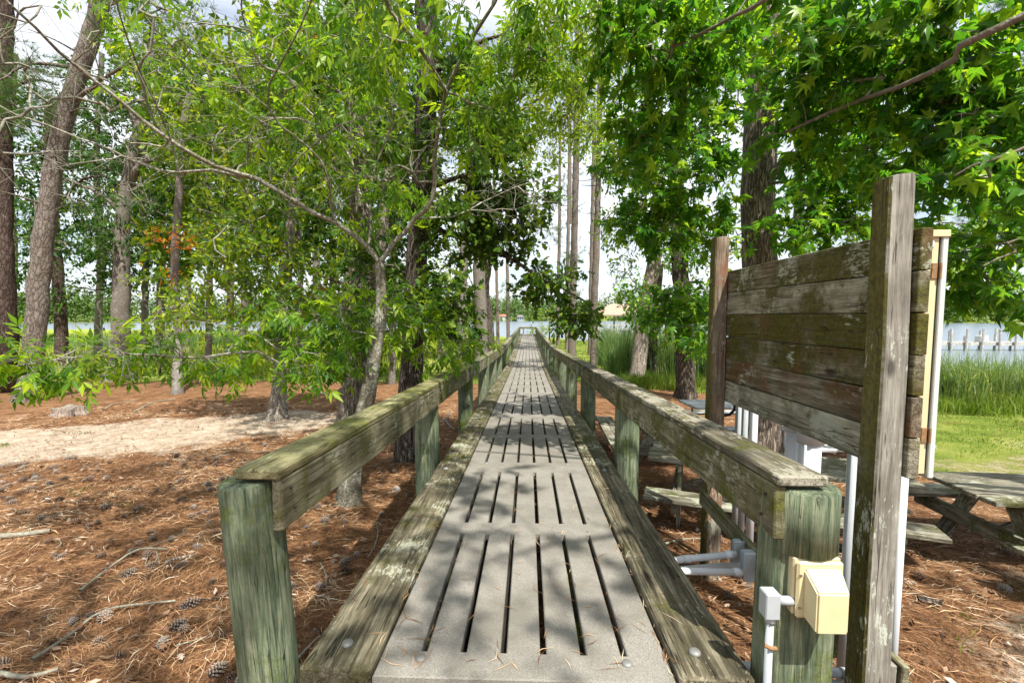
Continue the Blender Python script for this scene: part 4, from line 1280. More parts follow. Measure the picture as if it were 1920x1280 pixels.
def G(px, py):
    """ground point seen at a photo position"""
    lo, hi = 1.0, 200.0
    for _ in range(50):
        m = (lo + hi) / 2
        p = at(px, py, m)
        if p[2] > gz(p[0], p[1]): lo = m
        else: hi = m
    p = at(px, py, lo); p[2] = gz(p[0], p[1])
    return p

def T(px, d):
    p = at(px, 700, d)
    return np.array([p[0], d, gz(p[0], d)])

# --- the forked hickory close by the left railing: long arching limbs, hanging compound leaves
h0 = T(648, 5.0)
hick_limbs = [
    ([at(711, 492, 5.0), at(680, 455, 4.9), at(628, 418, 4.7), at(545, 372, 4.5), at(480, 335, 4.3), at(400, 310, 4.1), at(320, 262, 3.9), at(210, 175, 3.6), at(110, 95, 3.3), at(20, 10, 3.0)], 0.0310, 0.0079),
    ([at(480, 335, 4.3), at(400, 322, 4.4), at(300, 318, 4.5), at(180, 270, 4.6), at(60, 225, 4.7), at(-60, 170, 4.8)], 0.0149, 0.0058),
    ([at(711, 492, 5.0), at(738, 455, 5.0), at(780, 410, 4.9), at(810, 372, 4.8), at(818, 260, 4.6), at(838, 175, 4.4), at(880, 80, 4.2), at(925, 10, 4.0), at(980, -120, 3.6)], 0.0298, 0.0115),
    ([at(690, 465, 5.0), at(694, 400, 5.2), at(672, 360, 5.3), at(660, 300, 5.4), at(600, 230, 5.5), at(520, 150, 5.5), at(440, 30, 5.5)], 0.0161, 0.0058),
    ([at(694, 400, 5.2), at(700, 330, 5.1), at(740, 200, 5.0), at(700, 60, 4.9), at(690, -60, 4.8)], 0.0136, 0.0058),
    ([at(780, 410, 4.9), at(850, 405, 5.2), at(905, 380, 5.5), at(970, 350, 5.8), at(1050, 325, 6.0)], 0.0112, 0.0036),
    ([at(672, 700, 5.05), at(620, 745, 4.8), at(560, 705, 4.7), at(480, 660, 4.5), at(380, 668, 4.3), at(240, 664, 4.1), at(100, 674, 3.9), at(0, 690, 3.7)], 0.0186, 0.0050),
    ([at(560, 705, 4.7), at(500, 640, 4.9), at(430, 610, 5.1), at(330, 600, 5.3)], 0.0099, 0.0036),
    ([at(628, 418, 4.7), at(600, 300, 4.3), at(500, 200, 3.8), at(560, 60, 3.4), at(620, -100, 3.0)], 0.0124, 0.0043),
    ([at(320, 262, 3.9), at(240, 80, 3.4), at(200, -80, 3.0)], 0.0087, 0.0036),
    ([at(545, 372, 4.5), at(530, 330, 4.4), at(600, 260, 4.3), at(680, 215, 4.2), at(760, 160, 4.1)], 0.0099, 0.0036),
    ([at(838, 175, 4.4), at(780, 80, 3.8), at(700, -80, 3.2), np.array([-1.3, 2.4, 6.2]), np.array([-1.2, 0.4, 7.2])], 0.0186, 0.0086),
    ([at(925, 10, 4.0), np.array([0.0, 3.0, 6.0]), np.array([0.2, 1.0, 7.4]), np.array([0.5, -1.5, 8.0])], 0.0186, 0.0086),
    ([at(20, 10, 3.0), np.array([-4.2, 2.0, 5.4]), np.array([-5.0, 0.4, 6.4])], 0.0074, 0.0058),
]
hick_blobs = [
    B(560, 610, 5.0, 0.75, 0.7, 0.26, 24), B(680, 600, 5.2, 0.6, 0.5, 0.35, 22), B(440, 670, 4.7, 0.5, 0.5, 0.16, 10), B(760, 600, 5.6, 0.55, 0.5, 0.22, 20),
    B(600, 680, 4.8, 0.45, 0.4, 0.2, 12), B(840, 650, 5.6, 0.35, 0.4, 0.15, 9),
    B(100, 672, 3.9, 0.5, 0.4, 0.09, 11), B(20, 690, 3.7, 0.3, 0.3, 0.09, 6), B(260, 650, 4.2, 0.5, 0.4, 0.10, 6),
    B(770, 370, 5.0, 0.45, 0.5, 0.3, 18), B(680, 380, 5.0, 0.5, 0.5, 0.4, 10),
    B(560, 230, 4.8, 0.9, 0.8, 0.7, 26), B(420, 170, 4.6, 0.9, 0.8, 0.6, 13), B(640, 100, 4.6, 0.8, 0.7, 0.5, 26), B(800, 60, 4.0, 0.6, 0.5, 0.35, 22),
    B(900, 140, 4.3, 0.5, 0.5, 0.4, 24), B(960, 60, 4.1, 0.5, 0.5, 0.35, 20), B(720, 20, 3.5, 0.6, 0.5, 0.3, 18), B(860, 250, 4.6, 0.35, 0.4, 0.35, 12),
    B(280, 70, 4.3, 0.7, 0.6, 0.4, 9), B(1040, 30, 4.0, 0.5, 0.5, 0.3, 18),
    ((-2.2, 2.4, 6.6), (1.6, 1.2, 0.8), 12), ((-0.4, 0.6, 7.6), (1.7, 1.6, 0.9), 34), ((-4.8, 1.2, 6.6), (1.5, 1.6, 0.8), 20), ((0.8, -1.6, 8.2), (1.6, 1.5, 0.9), 46), ((-1.9, -1.2, 8.0), (1.5, 1.2, 0.8), 26),
]
make_tree('hickory_tree', 'forked hickory with lichen spotted limbs and hanging leaves, nearest tree left of the railing', [h0, at(664, 850, 5.0), at(690, 740, 5.0), at(708, 640, 5.0), at(714, 570, 5.0), at(711, 492, 5.0)], 0.112, 0.050, 'hickory_bark',
          hick_limbs, hick_blobs, 'compound', 0.195, 9, 0.30, 'leaf_hickory', seed=3, clear=open_lines(LEFT_LINES, 0.2), bare=[B(380, 180, 4.3, 1.0, 0.8, 0.7, 60), B(180, 300, 4.3, 0.9, 0.7, 0.5, 50), B(560, 300, 4.6, 0.7, 0.6, 0.6, 40), B(760, 280, 4.6, 0.6, 0.5, 0.5, 30), B(960, 380, 5.6, 0.6, 0.5, 0.3, 24), B(250, 660, 4.2, 0.8, 0.5, 0.15, 26), B(80, 120, 3.8, 0.6, 0.5, 0.4, 24)], flare=0.35, twig_m='twig', droop=0.55, singles=300, twig_r=0.0032)

# --- gum tree standing out of the frame to the right, its boughs reaching in
gum_limbs = [
    ([np.array([5.6, 1.6, 4.2]), at(1960, 10, 2.7), at(1800, 110, 2.9), at(1690, 160, 3.2), at(1560, 205, 3.6), at(1470, 250, 4.0)], 0.05, 0.010),
    ([np.array([5.6, 1.6, 3.6]), at(2100, 240, 2.8), at(1950, 265, 2.8), at(1860, 300, 2.8), at(1790, 330, 2.9)], 0.03, 0.006),
    ([np.array([5.6, 1.6, 4.8]), np.array([3.6, 2.4, 5.0]), at(1500, -40, 3.0), at(1380, 30, 3.3), at(1260, 90, 3.7)], 0.05, 0.010),
    ([np.array([5.6, 1.6, 5.6]), np.array([4.0, 0.0, 7.0]), np.array([2.0, -1.5, 8.0])], 0.07, 0.02),
    ([np.array([5.6, 1.6, 5.2]), np.array([3.0, 1.4, 6.5]), np.array([0.8, 1.6, 7.0])], 0.06, 0.015),
    ([np.array([5.6, 1.6, 3.0]), at(2000, 420, 3.2), at(1900, 470, 3.1), at(1840, 500, 3.0)], 0.02, 0.005),
]
gum_blobs = [
    B(1860, 325, 3.1, 0.34, 0.3, 0.14, 16), B(1850, 230, 3.4, 0.45, 0.4, 0.22, 22), B(1840, 490, 3.6, 0.40, 0.4, 0.28, 26), B(1800, 540, 3.7, 0.22, 0.3, 0.14, 8),
    B(1700, 140, 3.7, 0.60, 0.5, 0.33, 36), B(1840, 110, 3.3, 0.50, 0.4, 0.3, 26), B(1560, 150, 3.9, 0.6, 0.6, 0.35, 34), B(1450, 60, 3.7, 0.55, 0.6, 0.3, 28),
    B(1300, 60, 3.9, 0.5, 0.6, 0.3, 26), B(1240, 170, 4.3, 0.45, 0.5, 0.35, 28), B(1640, 30, 3.5, 0.6, 0.5, 0.25, 28), B(1480, 250, 4.4, 0.4, 0.4, 0.3, 18), B(1700, 290, 3.9, 0.4, 0.4, 0.2, 14), B(1180, 40, 3.9, 0.35, 0.5, 0.25, 18), B(1190, 290, 4.6, 0.3, 0.4, 0.3, 14),
    ((1.6, -1.7, 8.2), (1.5, 1.6, 0.9), 46), ((0.4, 0.4, 7.4), (1.5, 1.0, 0.7), 22), ((5.0, -0.6, 7.0), (1.1, 1.0, 0.6), 12), ((5.4, -3.4, 7.6), (1.5, 1.3, 0.8), 24), ((-1.0, -2.6, 8.6), (1.9, 0.8, 0.6), 30),
]
make_tree('gum_tree', 'gum tree out of frame, its large star shaped leaves hanging at the upper right', [np.array([5.9, 1.4, gz(5.9, 1.4)]), np.array([5.8, 1.5, 2.5]), np.array([5.6, 1.6, 5.0]), np.array([5.5, 1.4, 8.5])], 0.24, 0.10, 'gum_bark',
          gum_limbs, gum_blobs, 'star', 0.115, 15, 0.34, 'leaf_gum', limb_m='limb_brown', seed=5, clear=open_lines(GUM_LINE, 0.18), twig_m='twig', droop=0.45, singles=300, twig_r=0.003)

# --- big gum behind the notice board
g0 = T(1432, 7.0)
make_tree('gum_tree', 'thick grey brown gum trunk rising behind the notice board', [g0, at(1430, 700, 7.0), at(1424, 480, 7.0), at(1420, 320, 7.0), at(1430, 160, 7.0), at(1432, 20, 7.0), at(1436, -200, 7.0)], 0.285, 0.19, 'gum_bark',
          [([at(1440, 335, 6.85), at(1475, 300, 6.6), at(1540, 282, 6.2), at(1620, 275, 5.9), at(1740, 268, 5.6)], 0.07, 0.02),
           ([at(1445, 60, 6.9), at(1500, 20, 6.6), at(1560, -30, 6.2)], 0.07, 0.03),
           ([at(1415, 330, 6.85), at(1380, 300, 6.6), at(1300, 330, 6.4), at(1220, 350, 6.2)], 0.03, 0.01),
           ([at(1440, 345, 6.8), at(1490, 340, 6.4), at(1530, 400, 6.1), at(1580, 440, 5.9)], 0.025, 0.008),
           ([at(1432, 100, 6.9), at(1340, 60, 6.4), at(1240, 100, 6.0)], 0.04, 0.01),
           ([at(1436, -100, 7.0), np.array([2.6, 5.0, 8.5]), np.array([1.5, 3.0, 9.0])], 0.07, 0.02)],
          [B(1560, 370, 5.8, 0.75, 0.6, 0.4, 46), B(1500, 440, 5.6, 0.6, 0.5, 0.22, 28), B(1640, 300, 5.6, 0.6, 0.6, 0.4, 36), B(1270, 300, 6.2, 0.7, 0.6, 0.6, 56), B(1220, 400, 6.4, 0.45, 0.5, 0.5, 32),
           B(1330, 400, 6.4, 0.5, 0.4, 0.4, 26), B(1300, 150, 6.0, 0.8, 0.6, 0.6, 56), B(1500, 130, 5.8, 0.9, 0.6, 0.6, 56), B(1680, 180, 5.8, 0.8, 0.6, 0.6, 50), B(1800, 380, 5.4, 0.4, 0.5, 0.35, 18), B(1790, 480, 5.6, 0.3, 0.5, 0.3, 14),
           B(1270, 570, 7.2, 0.55, 0.4, 0.25, 26), B(1300, 620, 7.0, 0.3, 0.3, 0.2, 10), B(1600, 20, 6.2, 1.0, 0.6, 0.4, 40), B(1350, 20, 6.0, 0.8, 0.6, 0.4, 40),
           ((1.8, 4.2, 8.6), (1.8, 1.6, 0.9), 28), ((4.6, 5.4, 8.5), (1.8, 1.6, 1.0), 26)],
          'star', 0.125, 15, 0.34, 'leaf_gum', limb_m='limb_brown', seed=6, clear=open_lines(GUM_LINE, 0.18), twig_m='twig', droop=0.4, twig_r=0.0035, flare=0.35)

# --- oak with a dark trunk just beyond the second left post
o0 = T(766, 6.8)
make_tree('oak_tree', 'dark trunked oak beside the second left railing post, with dense dark leaves', [o0, at(770, 720, 6.8), at(776, 560, 6.8), at(790, 380, 6.8), at(800, 200, 6.8), at(803, 20, 6.8), at(806, -200, 6.8)], 0.175, 0.15, 'oak_bark',
          [([at(792, 420, 6.8), at(850, 440, 6.8), at(930, 470, 6.9), at(1010, 520, 7.0), at(1090, 560, 7.0)], 0.045, 0.010),
           ([at(792, 360, 6.8), at(860, 330, 6.6), at(940, 310, 6.6)], 0.04, 0.012),
           ([at(785, 500, 6.8), at(840, 560, 6.5), at(860, 600, 6.3)], 0.03, 0.01),
           ([at(800, 150, 6.8), at(880, 90, 6.6), at(960, 60, 6.4)], 0.05, 0.015),
           ([at(800, 120, 6.8), at(720, 60, 6.4), at(620, 20, 6.2)], 0.05, 0.015)],
          [B(850, 420, 6.8, 0.55, 0.6, 0.5, 44), B(930, 330, 6.7, 0.5, 0.6, 0.5, 44), B(940, 450, 6.9, 0.5, 0.5, 0.3, 34), B(830, 560, 6.5, 0.5, 0.5, 0.4, 40), B(1030, 530, 7.0, 0.40, 0.4, 0.25, 24), B(1085, 590, 7.0, 0.30, 0.3, 0.18, 14),
           B(780, 300, 6.6, 0.6, 0.6, 0.6, 40), B(700, 500, 6.9, 0.5, 0.5, 0.5, 30), B(860, 180, 6.6, 0.7, 0.7, 0.6, 46), B(760, 100, 6.6, 0.9, 0.7, 0.6, 46), B(930, 230, 6.8, 0.4, 0.5, 0.35, 20), B(860, 620, 6.3, 0.25, 0.3, 0.2, 10), B(1000, 385, 6.8, 0.35, 0.4, 0.16, 16),
           ((-1.6, 4.6, 8.6), (2.2, 1.8, 1.0), 60)],
          'oak', 0.15, 18, 0.30, 'leaf_oak', seed=8, clear=open_lines(LEFT_LINES[:1], 0.2), twig_m='oak_bark', droop=0.35, twig_r=0.0035, flare=0.3)

# --- rough double stemmed tree behind the hickory
r0_ = T(655, 9.2)
make_tree('rough_barked_tree', 'pale rough barked double trunk directly behind the forked hickory', [r0_, at(664, 720, 9.2), at(672, 640, 9.2), at(664, 560, 9.2), at(676, 400, 9.2), at(668, 200, 9.2), at(660, 0, 9.2), at(655, -150, 9.2)], 0.24, 0.16, 'rough_bark',
          [([at(676, 660, 9.1), at(690, 570, 9.0), at(708, 486, 8.9), at(722, 380, 8.9), at(735, 250, 8.8)], 0.19, 0.09),
           ([at(672, 360, 9.1), at(600, 300, 8.8), at(520, 280, 8.6)], 0.05, 0.015),
           ([at(665, 200, 9.1), at(560, 120, 8.8), at(470, 60, 8.6)], 0.06, 0.02),
           ([at(666, 540, 9.1), at(560, 500, 8.9), at(480, 480, 8.8)], 0.04, 0.012)],
          [B(560, 330, 8.8, 1.2, 0.9, 1.0, 90), B(480, 480, 8.8, 1.0, 0.8, 0.8, 64), B(580, 520, 9.0, 0.8, 0.7, 0.6, 48), B(540, 130, 8.7, 1.4, 1.0, 1.0, 95), B(700, 250, 8.8, 0.9, 0.8, 0.9, 60), B(400, 240, 8.6, 1.0, 0.8, 0.9, 54), B(600, 20, 8.8, 1.6, 1.0, 0.8, 70), B(330, 110, 8.6, 0.9, 0.8, 0.8, 34)],
          'blade_wide', 0.15, 18, 0.40, 'leaf_mid', seed=9, twig_m='twig', twig_r=0.0045, flare=0.25)

# --- slim pale tree by the sand path
make_tree('slim_tree', 'slim pale trunk standing at the edge of the sandy path', [G(522, 786), at(524, 720, 10.2), at(530, 600, 10.2), at(545, 430, 10.2), at(560, 300, 10.2)], 0.16, 0.09, 'pale_bark',
          [([at(530, 610, 10.2), at(460, 560, 9.8), at(390, 530, 9.6)], 0.04, 0.012), ([at(540, 480, 10.2), at(470, 420, 9.9), at(400, 400, 9.8)], 0.04, 0.012), ([at(530, 620, 10.2), at(610, 590, 10), at(650, 600, 9.8)], 0.03, 0.01)],
          [B(430, 560, 9.7, 1.3, 0.8, 0.55, 60), B(420, 440, 9.9, 1.1, 0.8, 0.6, 46), B(560, 590, 10.0, 0.9, 0.7, 0.5, 40), B(320, 600, 9.8, 0.7, 0.7, 0.25, 16), B(520, 660, 9.8, 0.6, 0.5, 0.25, 14)],
          'blade_wide', 0.15, 17, 0.40, 'leaf_bright', seed=10, twig_m='twig', twig_r=0.004, flare=0.7)

# --- thin grey tree with a spray of rusty leaves
make_tree('thin_tree', 'thin straight grey trunk with a spray of rusty orange leaves', [G(332, 738), at(333, 640, 14.6), at(328, 500, 14.6), at(336, 350, 14.6), at(345, 220, 14.6), at(380, 120, 14.6)], 0.14, 0.09, 'grey_bark',
          [([at(336, 340, 14.6), at(380, 280, 14.2), at(440, 250, 14)], 0.05, 0.015), ([at(330, 450, 14.6), at(390, 440, 14.2)], 0.03, 0.01)],
          [B(360, 250, 14.3, 1.3, 1.0, 1.3, 40), B(430, 330, 14.2, 1.2, 1.0, 1.0, 34), B(300, 540, 14.6, 0.9, 0.8, 0.5, 12)], 'blade_wide', 0.17, 15, 0.45, 'leaf_mid', seed=12, extra=[([B(335, 448, 13.9, 0.7, 0.3, 0.22, 12), B(390, 455, 13.9, 0.4, 0.3, 0.15, 6), B(318, 510, 13.9, 0.2, 0.2, 0.15, 3), B(285, 440, 13.9, 0.3, 0.3, 0.12, 4)], 'rusty_leaves', 0.15, 'leaf_rust')], twig_m='twig', twig_r=0.005, flare=0.5)
# --- flared grey tree
f0 = T(225, 18.0)
make_tree('flared_tree', 'broad grey trunk with flared roots at the far edge of the pine straw', [f0, at(224, 660, 18), at(228, 560, 18), at(229, 430, 18), at(240, 340, 18), at(262, 250, 18), at(272, 200, 18), at(290, 80, 18)], 0.33, 0.18, 'grey_bark',
          [([at(240, 345, 18), at(275, 300, 17.6), at(305, 290, 17.2), at(380, 230, 17)], 0.17, 0.05), ([at(232, 400, 18), at(180, 360, 17.5), at(110, 330, 17)], 0.09, 0.03), ([at(262, 240, 18), at(210, 170, 17.5), at(150, 140, 17)], 0.1, 0.03)],
          [B(130, 420, 17.2, 1.8, 1.2, 1.8, 50), B(300, 170, 17.5, 2.2, 1.4, 1.8, 60), B(180, 250, 17.5, 1.8, 1.2, 1.6, 46), B(420, 150, 17.5, 1.6, 1.4, 1.6, 46), B(280, 420, 17.6, 1.3, 1.0, 1.2, 30)],
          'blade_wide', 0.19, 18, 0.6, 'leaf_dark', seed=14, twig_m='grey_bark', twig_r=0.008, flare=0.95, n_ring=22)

# --- pines at the left
make_tree('pine_tree', 'leaning pine with plated bark at the left, its top tilting right', [G(52, 752), at(60, 680, 12.4), at(68, 590, 12.4), at(84, 430, 12.4), at(112, 260, 12.4), at(150, 130, 12.4), at(188, 10, 12.4), at(240, -160, 12.4)], 0.235, 0.20, 'pine_bark',
          [([at(125, 200, 12.4), at(190, 150, 11.8), at(260, 110, 11.2)], 0.07, 0.02), ([at(150, 130, 12.4), at(60, 120, 12), at(0, 150, 11.6)], 0.06, 0.02), ([at(188, 10, 12.4), at(250, 0, 12), at(320, 20, 11.5)], 0.07, 0.02)],
          [B(270, 90, 11.6, 1.1, 0.9, 0.8, 40), B(50, 170, 11.8, 1.0, 0.9, 0.8, 36), B(310, 30, 11.8, 1.1, 0.9, 0.6, 34), B(200, -60, 12, 1.6, 1.2, 0.8, 40)], 'tuft', 0.24, 9, 0.35, 'needle_green', seed=15, stubs=6, twig_r=0.006, flare=0.3, n_ring=20)
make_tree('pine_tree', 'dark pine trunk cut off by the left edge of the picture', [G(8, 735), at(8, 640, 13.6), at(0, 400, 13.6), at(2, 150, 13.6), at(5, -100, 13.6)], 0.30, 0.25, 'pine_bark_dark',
          [([at(2, 180, 13.6), at(60, 150, 13), at(110, 160, 12.6)], 0.06, 0.02)],
          [B(70, 210, 13, 1.2, 1.0, 0.9, 34), B(20, 100, 13, 1.2, 1.0, 0.9, 24)], 'tuft', 0.24, 9, 0.35, 'needle_green', seed=16, twig_r=0.006, flare=0.25, n_ring=18)
make_tree('dark_trunk_tree', 'dark trunk between the two left pines and the flared tree', [T(118, 23), at(112, 560, 23), at(104, 460, 23), at(96, 360, 23), at(92, 200, 23)], 0.28, 0.2, 'pine_bark_dark',  # dark bark colour
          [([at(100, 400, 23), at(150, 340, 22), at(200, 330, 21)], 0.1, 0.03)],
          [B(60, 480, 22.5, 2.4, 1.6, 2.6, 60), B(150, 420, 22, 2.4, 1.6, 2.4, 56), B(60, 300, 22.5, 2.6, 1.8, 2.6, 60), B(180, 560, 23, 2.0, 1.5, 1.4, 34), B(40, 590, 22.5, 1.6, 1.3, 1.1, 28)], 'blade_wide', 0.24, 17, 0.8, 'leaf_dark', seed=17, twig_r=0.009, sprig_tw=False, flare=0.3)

# --- trees and thicket farther back on the left
bgl = [
    (300, 27, 'leaf_mid', 0.26, [(300, 400, 2.6, 3.0, 60), (380, 250, 3.0, 3.4, 70)], 'slender tree farther back between the flared tree and the thin grey trunk'),
    (430, 30, 'leaf_dark', 0.24, [(430, 330, 3.0, 3.4, 70), (480, 180, 3.2, 3.4, 70)], 'tree farther back showing behind the slim pale trunk'),
    (590, 28, 'leaf_mid', 0.25, [(590, 300, 2.8, 3.0, 60), (620, 120, 3.2, 3.0, 60)], 'tree farther back showing left of the rough double trunk'),
    (735, 26, 'leaf_dark', 0.22, [(735, 420, 2.2, 2.4, 46), (720, 260, 2.6, 2.6, 50), (750, 540, 1.8, 1.4, 30)], 'tree farther back showing between the hickory and the dark oak'),
]
bgl += [
    (270, 23, 'leaf_dark', 0.16, [(270, 470, 2.4, 2.2, 60), (290, 330, 2.2, 2.0, 50)], 'dark leafy tree just behind the flared trunk'),
    (455, 24, 'leaf_mid', 0.17, [(455, 400, 2.4, 2.4, 64), (470, 240, 2.4, 2.2, 54)], 'leafy tree showing between the thin grey trunk and the slim pale trunk'),
    (620, 21, 'leaf_mid', 0.16, [(610, 420, 2.0, 1.9, 54), (600, 250, 2.2, 2.0, 50)], 'leafy tree showing through the hickory crown at left'),
    (390, 17, 'leaf_mid', 0.12, [(390, 330, 1.7, 1.6, 44), (400, 170, 1.8, 1.6, 44), (380, 470, 1.4, 1.0, 26)], 'leafy young tree right of the thin grey trunk'),
    (560, 18, 'leaf_dark', 0.12, [(560, 420, 1.6, 1.4, 40), (570, 240, 1.8, 1.7, 44), (640, 100, 1.8, 1.4, 36)], 'leafy young tree left of the rough double trunk'),
    (735, 17, 'leaf_dark', 0.12, [(735, 350, 1.3, 1.5, 36), (730, 180, 1.5, 1.6, 40), (745, 500, 1.0, 0.9, 22)], 'leafy young tree between the rough double trunk and the dark oak'),
    (20, 26, 'leaf_dark', 0.26, [(20, 420, 3.2, 3.4, 80), (60, 250, 3.2, 3.0, 60)], 'dark tree farther back showing between the two left pines'),
    (185, 31, 'leaf_dark', 0.24, [(180, 380, 3.2, 3.6, 80), (200, 200, 3.4, 3.4, 70)], 'dark tree farther back showing left of the flared trunk'),
    (350, 36, 'leaf_dark', 0.24, [(350, 420, 3.6, 3.4, 80), (340, 250, 3.6, 3.6, 70)], 'dark tree farthest back behind the thin grey trunk'),
    (500, 38, 'leaf_mid', 0.24, [(510, 420, 3.6, 3.6, 80), (520, 260, 3.8, 3.6, 70)], 'tree farthest back behind the slim pale trunk'),
]
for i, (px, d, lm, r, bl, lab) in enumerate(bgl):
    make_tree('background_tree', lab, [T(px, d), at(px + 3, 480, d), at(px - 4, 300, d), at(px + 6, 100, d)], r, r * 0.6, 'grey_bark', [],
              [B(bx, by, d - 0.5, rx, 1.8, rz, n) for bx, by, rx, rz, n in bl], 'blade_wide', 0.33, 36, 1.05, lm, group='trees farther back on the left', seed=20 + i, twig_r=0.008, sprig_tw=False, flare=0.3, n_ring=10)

# --- trunks along the walk, middle distance, left
make_tree('shore_tree', 'pale thick trunk just left of the railing, left of a dark twin', [T(903, 25), at(902, 600, 25), at(898, 500, 25), at(900, 380, 25), at(905, 250, 25), at(900, 80, 25)], 0.37, 0.28, 'grey_bark',
          [([at(900, 330, 25), at(960, 280, 24), at(1020, 250, 23.5)], 0.12, 0.03), ([at(905, 250, 25), at(960, 180, 24), at(1040, 150, 23.5)], 0.12, 0.04)],
          [B(980, 250, 24, 2.2, 1.6, 1.2, 50), B(1060, 200, 23.5, 2.0, 1.6, 1.4, 70), B(1110, 260, 23.5, 1.4, 1.3, 0.9, 30), B(1130, 160, 23, 1.8, 1.4, 1.4, 46), B(1010, 300, 24, 1.2, 1.2, 0.7, 22), B(930, 140, 24.5, 2.4, 1.6, 1.8, 56), B(1040, 120, 23.5, 2.0, 1.6, 1.4, 44), B(860, 250, 24.5, 1.8, 1.5, 1.8, 40), B(860, 380, 24.5, 1.5, 1.2, 1.4, 30)], 'blade_wide', 0.22, 18, 0.7, 'leaf_bright', seed=30, twig_r=0.008, sprig_tw=False, flare=0.3)
make_tree('maple_tree', 'bright leafed tree left of the walk whose crown reaches over it in the centre', [T(868, 15.5), at(866, 600, 15.5), at(872, 430, 15.5), at(890, 250, 15.5), at(905, 80, 15.5)], 0.17, 0.11, 'grey_bark',
          [([at(880, 330, 15.5), at(950, 230, 15), at(1020, 180, 14.6), at(1090, 160, 14.2)], 0.07, 0.02), ([at(890, 240, 15.5), at(980, 120, 15), at(1060, 60, 14.5)], 0.07, 0.02), ([at(880, 300, 15.5), at(820, 220, 15)], 0.05, 0.02)],
          [B(960, 240, 15, 1.1, 1.0, 0.7, 60), B(1040, 190, 14.6, 1.0, 1.0, 0.7, 60), B(1100, 130, 14.3, 0.9, 1.0, 0.7, 36), B(1000, 80, 14.8, 1.3, 1.1, 0.8, 46), B(1110, 30, 14.3, 1.2, 1.0, 0.7, 36), B(880, 160, 15.2, 1.2, 1.0, 1.0, 36), B(840, 300, 15.2, 0.9, 0.8, 0.8, 26), B(1090, 250, 14.4, 0.6, 0.7, 0.4, 16), B(1170, 210, 14.2, 0.6, 0.7, 0.8, 20)],
          'blade_wide', 0.16, 18, 0.45, 'leaf_bright', seed=34, twig_r=0.006, flare=0.3)
make_tree('shore_tree', 'curved dark trunk close on the right of the pale thick trunk left of the railing', [T(921, 27), at(917, 600, 27), at(910, 540, 27), at(915, 490, 27), at(908, 380, 27), at(900, 200, 27)], 0.24, 0.18, 'oak_bark',
          [], [B(850, 480, 26.5, 1.3, 1.2, 1.2, 30), B(870, 560, 26, 1.2, 1.0, 0.8, 22)], 'blade_wide', 0.22, 16, 0.7, 'leaf_mid', seed=31, twig_r=0.007, sprig_tw=False, flare=0.3)
make_tree('shore_tree', 'slim brown trunk close on the left of the pale thick trunk by the railing', [T(891, 26), at(893, 560, 26), at(892, 480, 26), at(890, 300, 26)], 0.15, 0.11, 'pine_bark_far', [], [], seed=32)
def thin_pine(px, d, lab, r=0.2, lean=0, crowns=(), top=60, bk='pine_bark_far', stubs=8, seed=40, limbs=()):
    make_tree('pine_tree', lab, [T(px, d), at(px + lean*0.15, 560, d), at(px + lean*0.5, 400, d), at(px + lean*0.8, 220, d), at(px + lean, top, d)], r * 0.85, r * 0.5, bk, limbs,
              [B(*c) for c in crowns], 'tuft', 0.42, 7, 0.6, 'needle_green', group='slender pines by the shore', seed=seed, twig_r=0.009, sprig_tw=False, stubs=stubs, flare=0.25, n_ring=10)
thin_pine(934, 47, 'thin bent pine left of the far railing end, left of a straight one', 0.20, -12, [(925, 300, 47, 2, 2, 2, 16)], 200, seed=41)
thin_pine(953, 46, 'thin straight pine just left of the far railing end', 0.22, -6, [(948, 555, 45.5, 0.9, 0.8, 1.3, 12), (960, 545, 46, 0.8, 0.8, 0.9, 8), (945, 330, 46, 2, 1.6, 2, 16)], 220, seed=42)
make_tree('small_tree', 'small pale trunk on the lawn left of the railing, under hanging leaves', [T(826, 29), at(826, 640, 29), at(827, 600, 29), at(820, 520, 29)], 0.21, 0.13, 'pale_bark', [], [B(830, 560, 28.8, 1.6, 1.2, 1.0, 30), B(800, 590, 28.5, 1.3, 1.1, 0.9, 22), B(860, 600, 28.5, 0.9, 0.9, 0.8, 16)], 'blade_wide', 0.2, 16, 0.6, 'leaf_mid', seed=43, sprig_tw=False, flare=0.4)

# --- trunks along the walk, right
thin_pine(1046, 44, 'slim pine close right of the far railing, left of the thicker pine', 0.22, 6, [(1030, 440, 43, 1.8, 1.5, 1.0, 16), (1050, 400, 44, 2.0, 1.5, 2.6, 46), (1010, 430, 42.5, 1.6, 1.4, 0.9, 12), (1070, 500, 44, 1.2, 1.2, 1.4, 12), (1055, 300, 44, 2.0, 1.5, 2.8, 40)], 250, seed=44)
thin_pine(1062, 38, 'slim pine half hidden behind the thicker pine right of the railing', 0.19, 8, [(1085, 560, 37.5, 0.9, 0.9, 0.9, 10), (1078, 480, 37, 1.1, 1.0, 1.2, 12)], 420, seed=45)
thin_pine(1072, 30, 'thicker reddish pine trunk standing right of the railing, middle of a row', 0.31, 12, [(1080, 60, 30, 2.2, 1.8, 1.6, 40), (1040, 110, 29.5, 1.6, 1.5, 1.0, 20), (1110, 230, 29.5, 1.2, 1.2, 1.6, 14)], -60, seed=46, stubs=10)
thin_pine(1113, 25, 'brown pine trunk with bare snapped side branches, right of the railing', 0.235, 14, [(1130, 80, 25, 1.8, 1.6, 1.6, 40), (1160, 130, 24.5, 1.4, 1.2, 1.0, 16)], -60, seed=47, stubs=26)
thin_pine(1106, 33, 'slim reddish pine just behind the brown pine with bare branches', 0.20, 10, [], 300, seed=48, stubs=3)
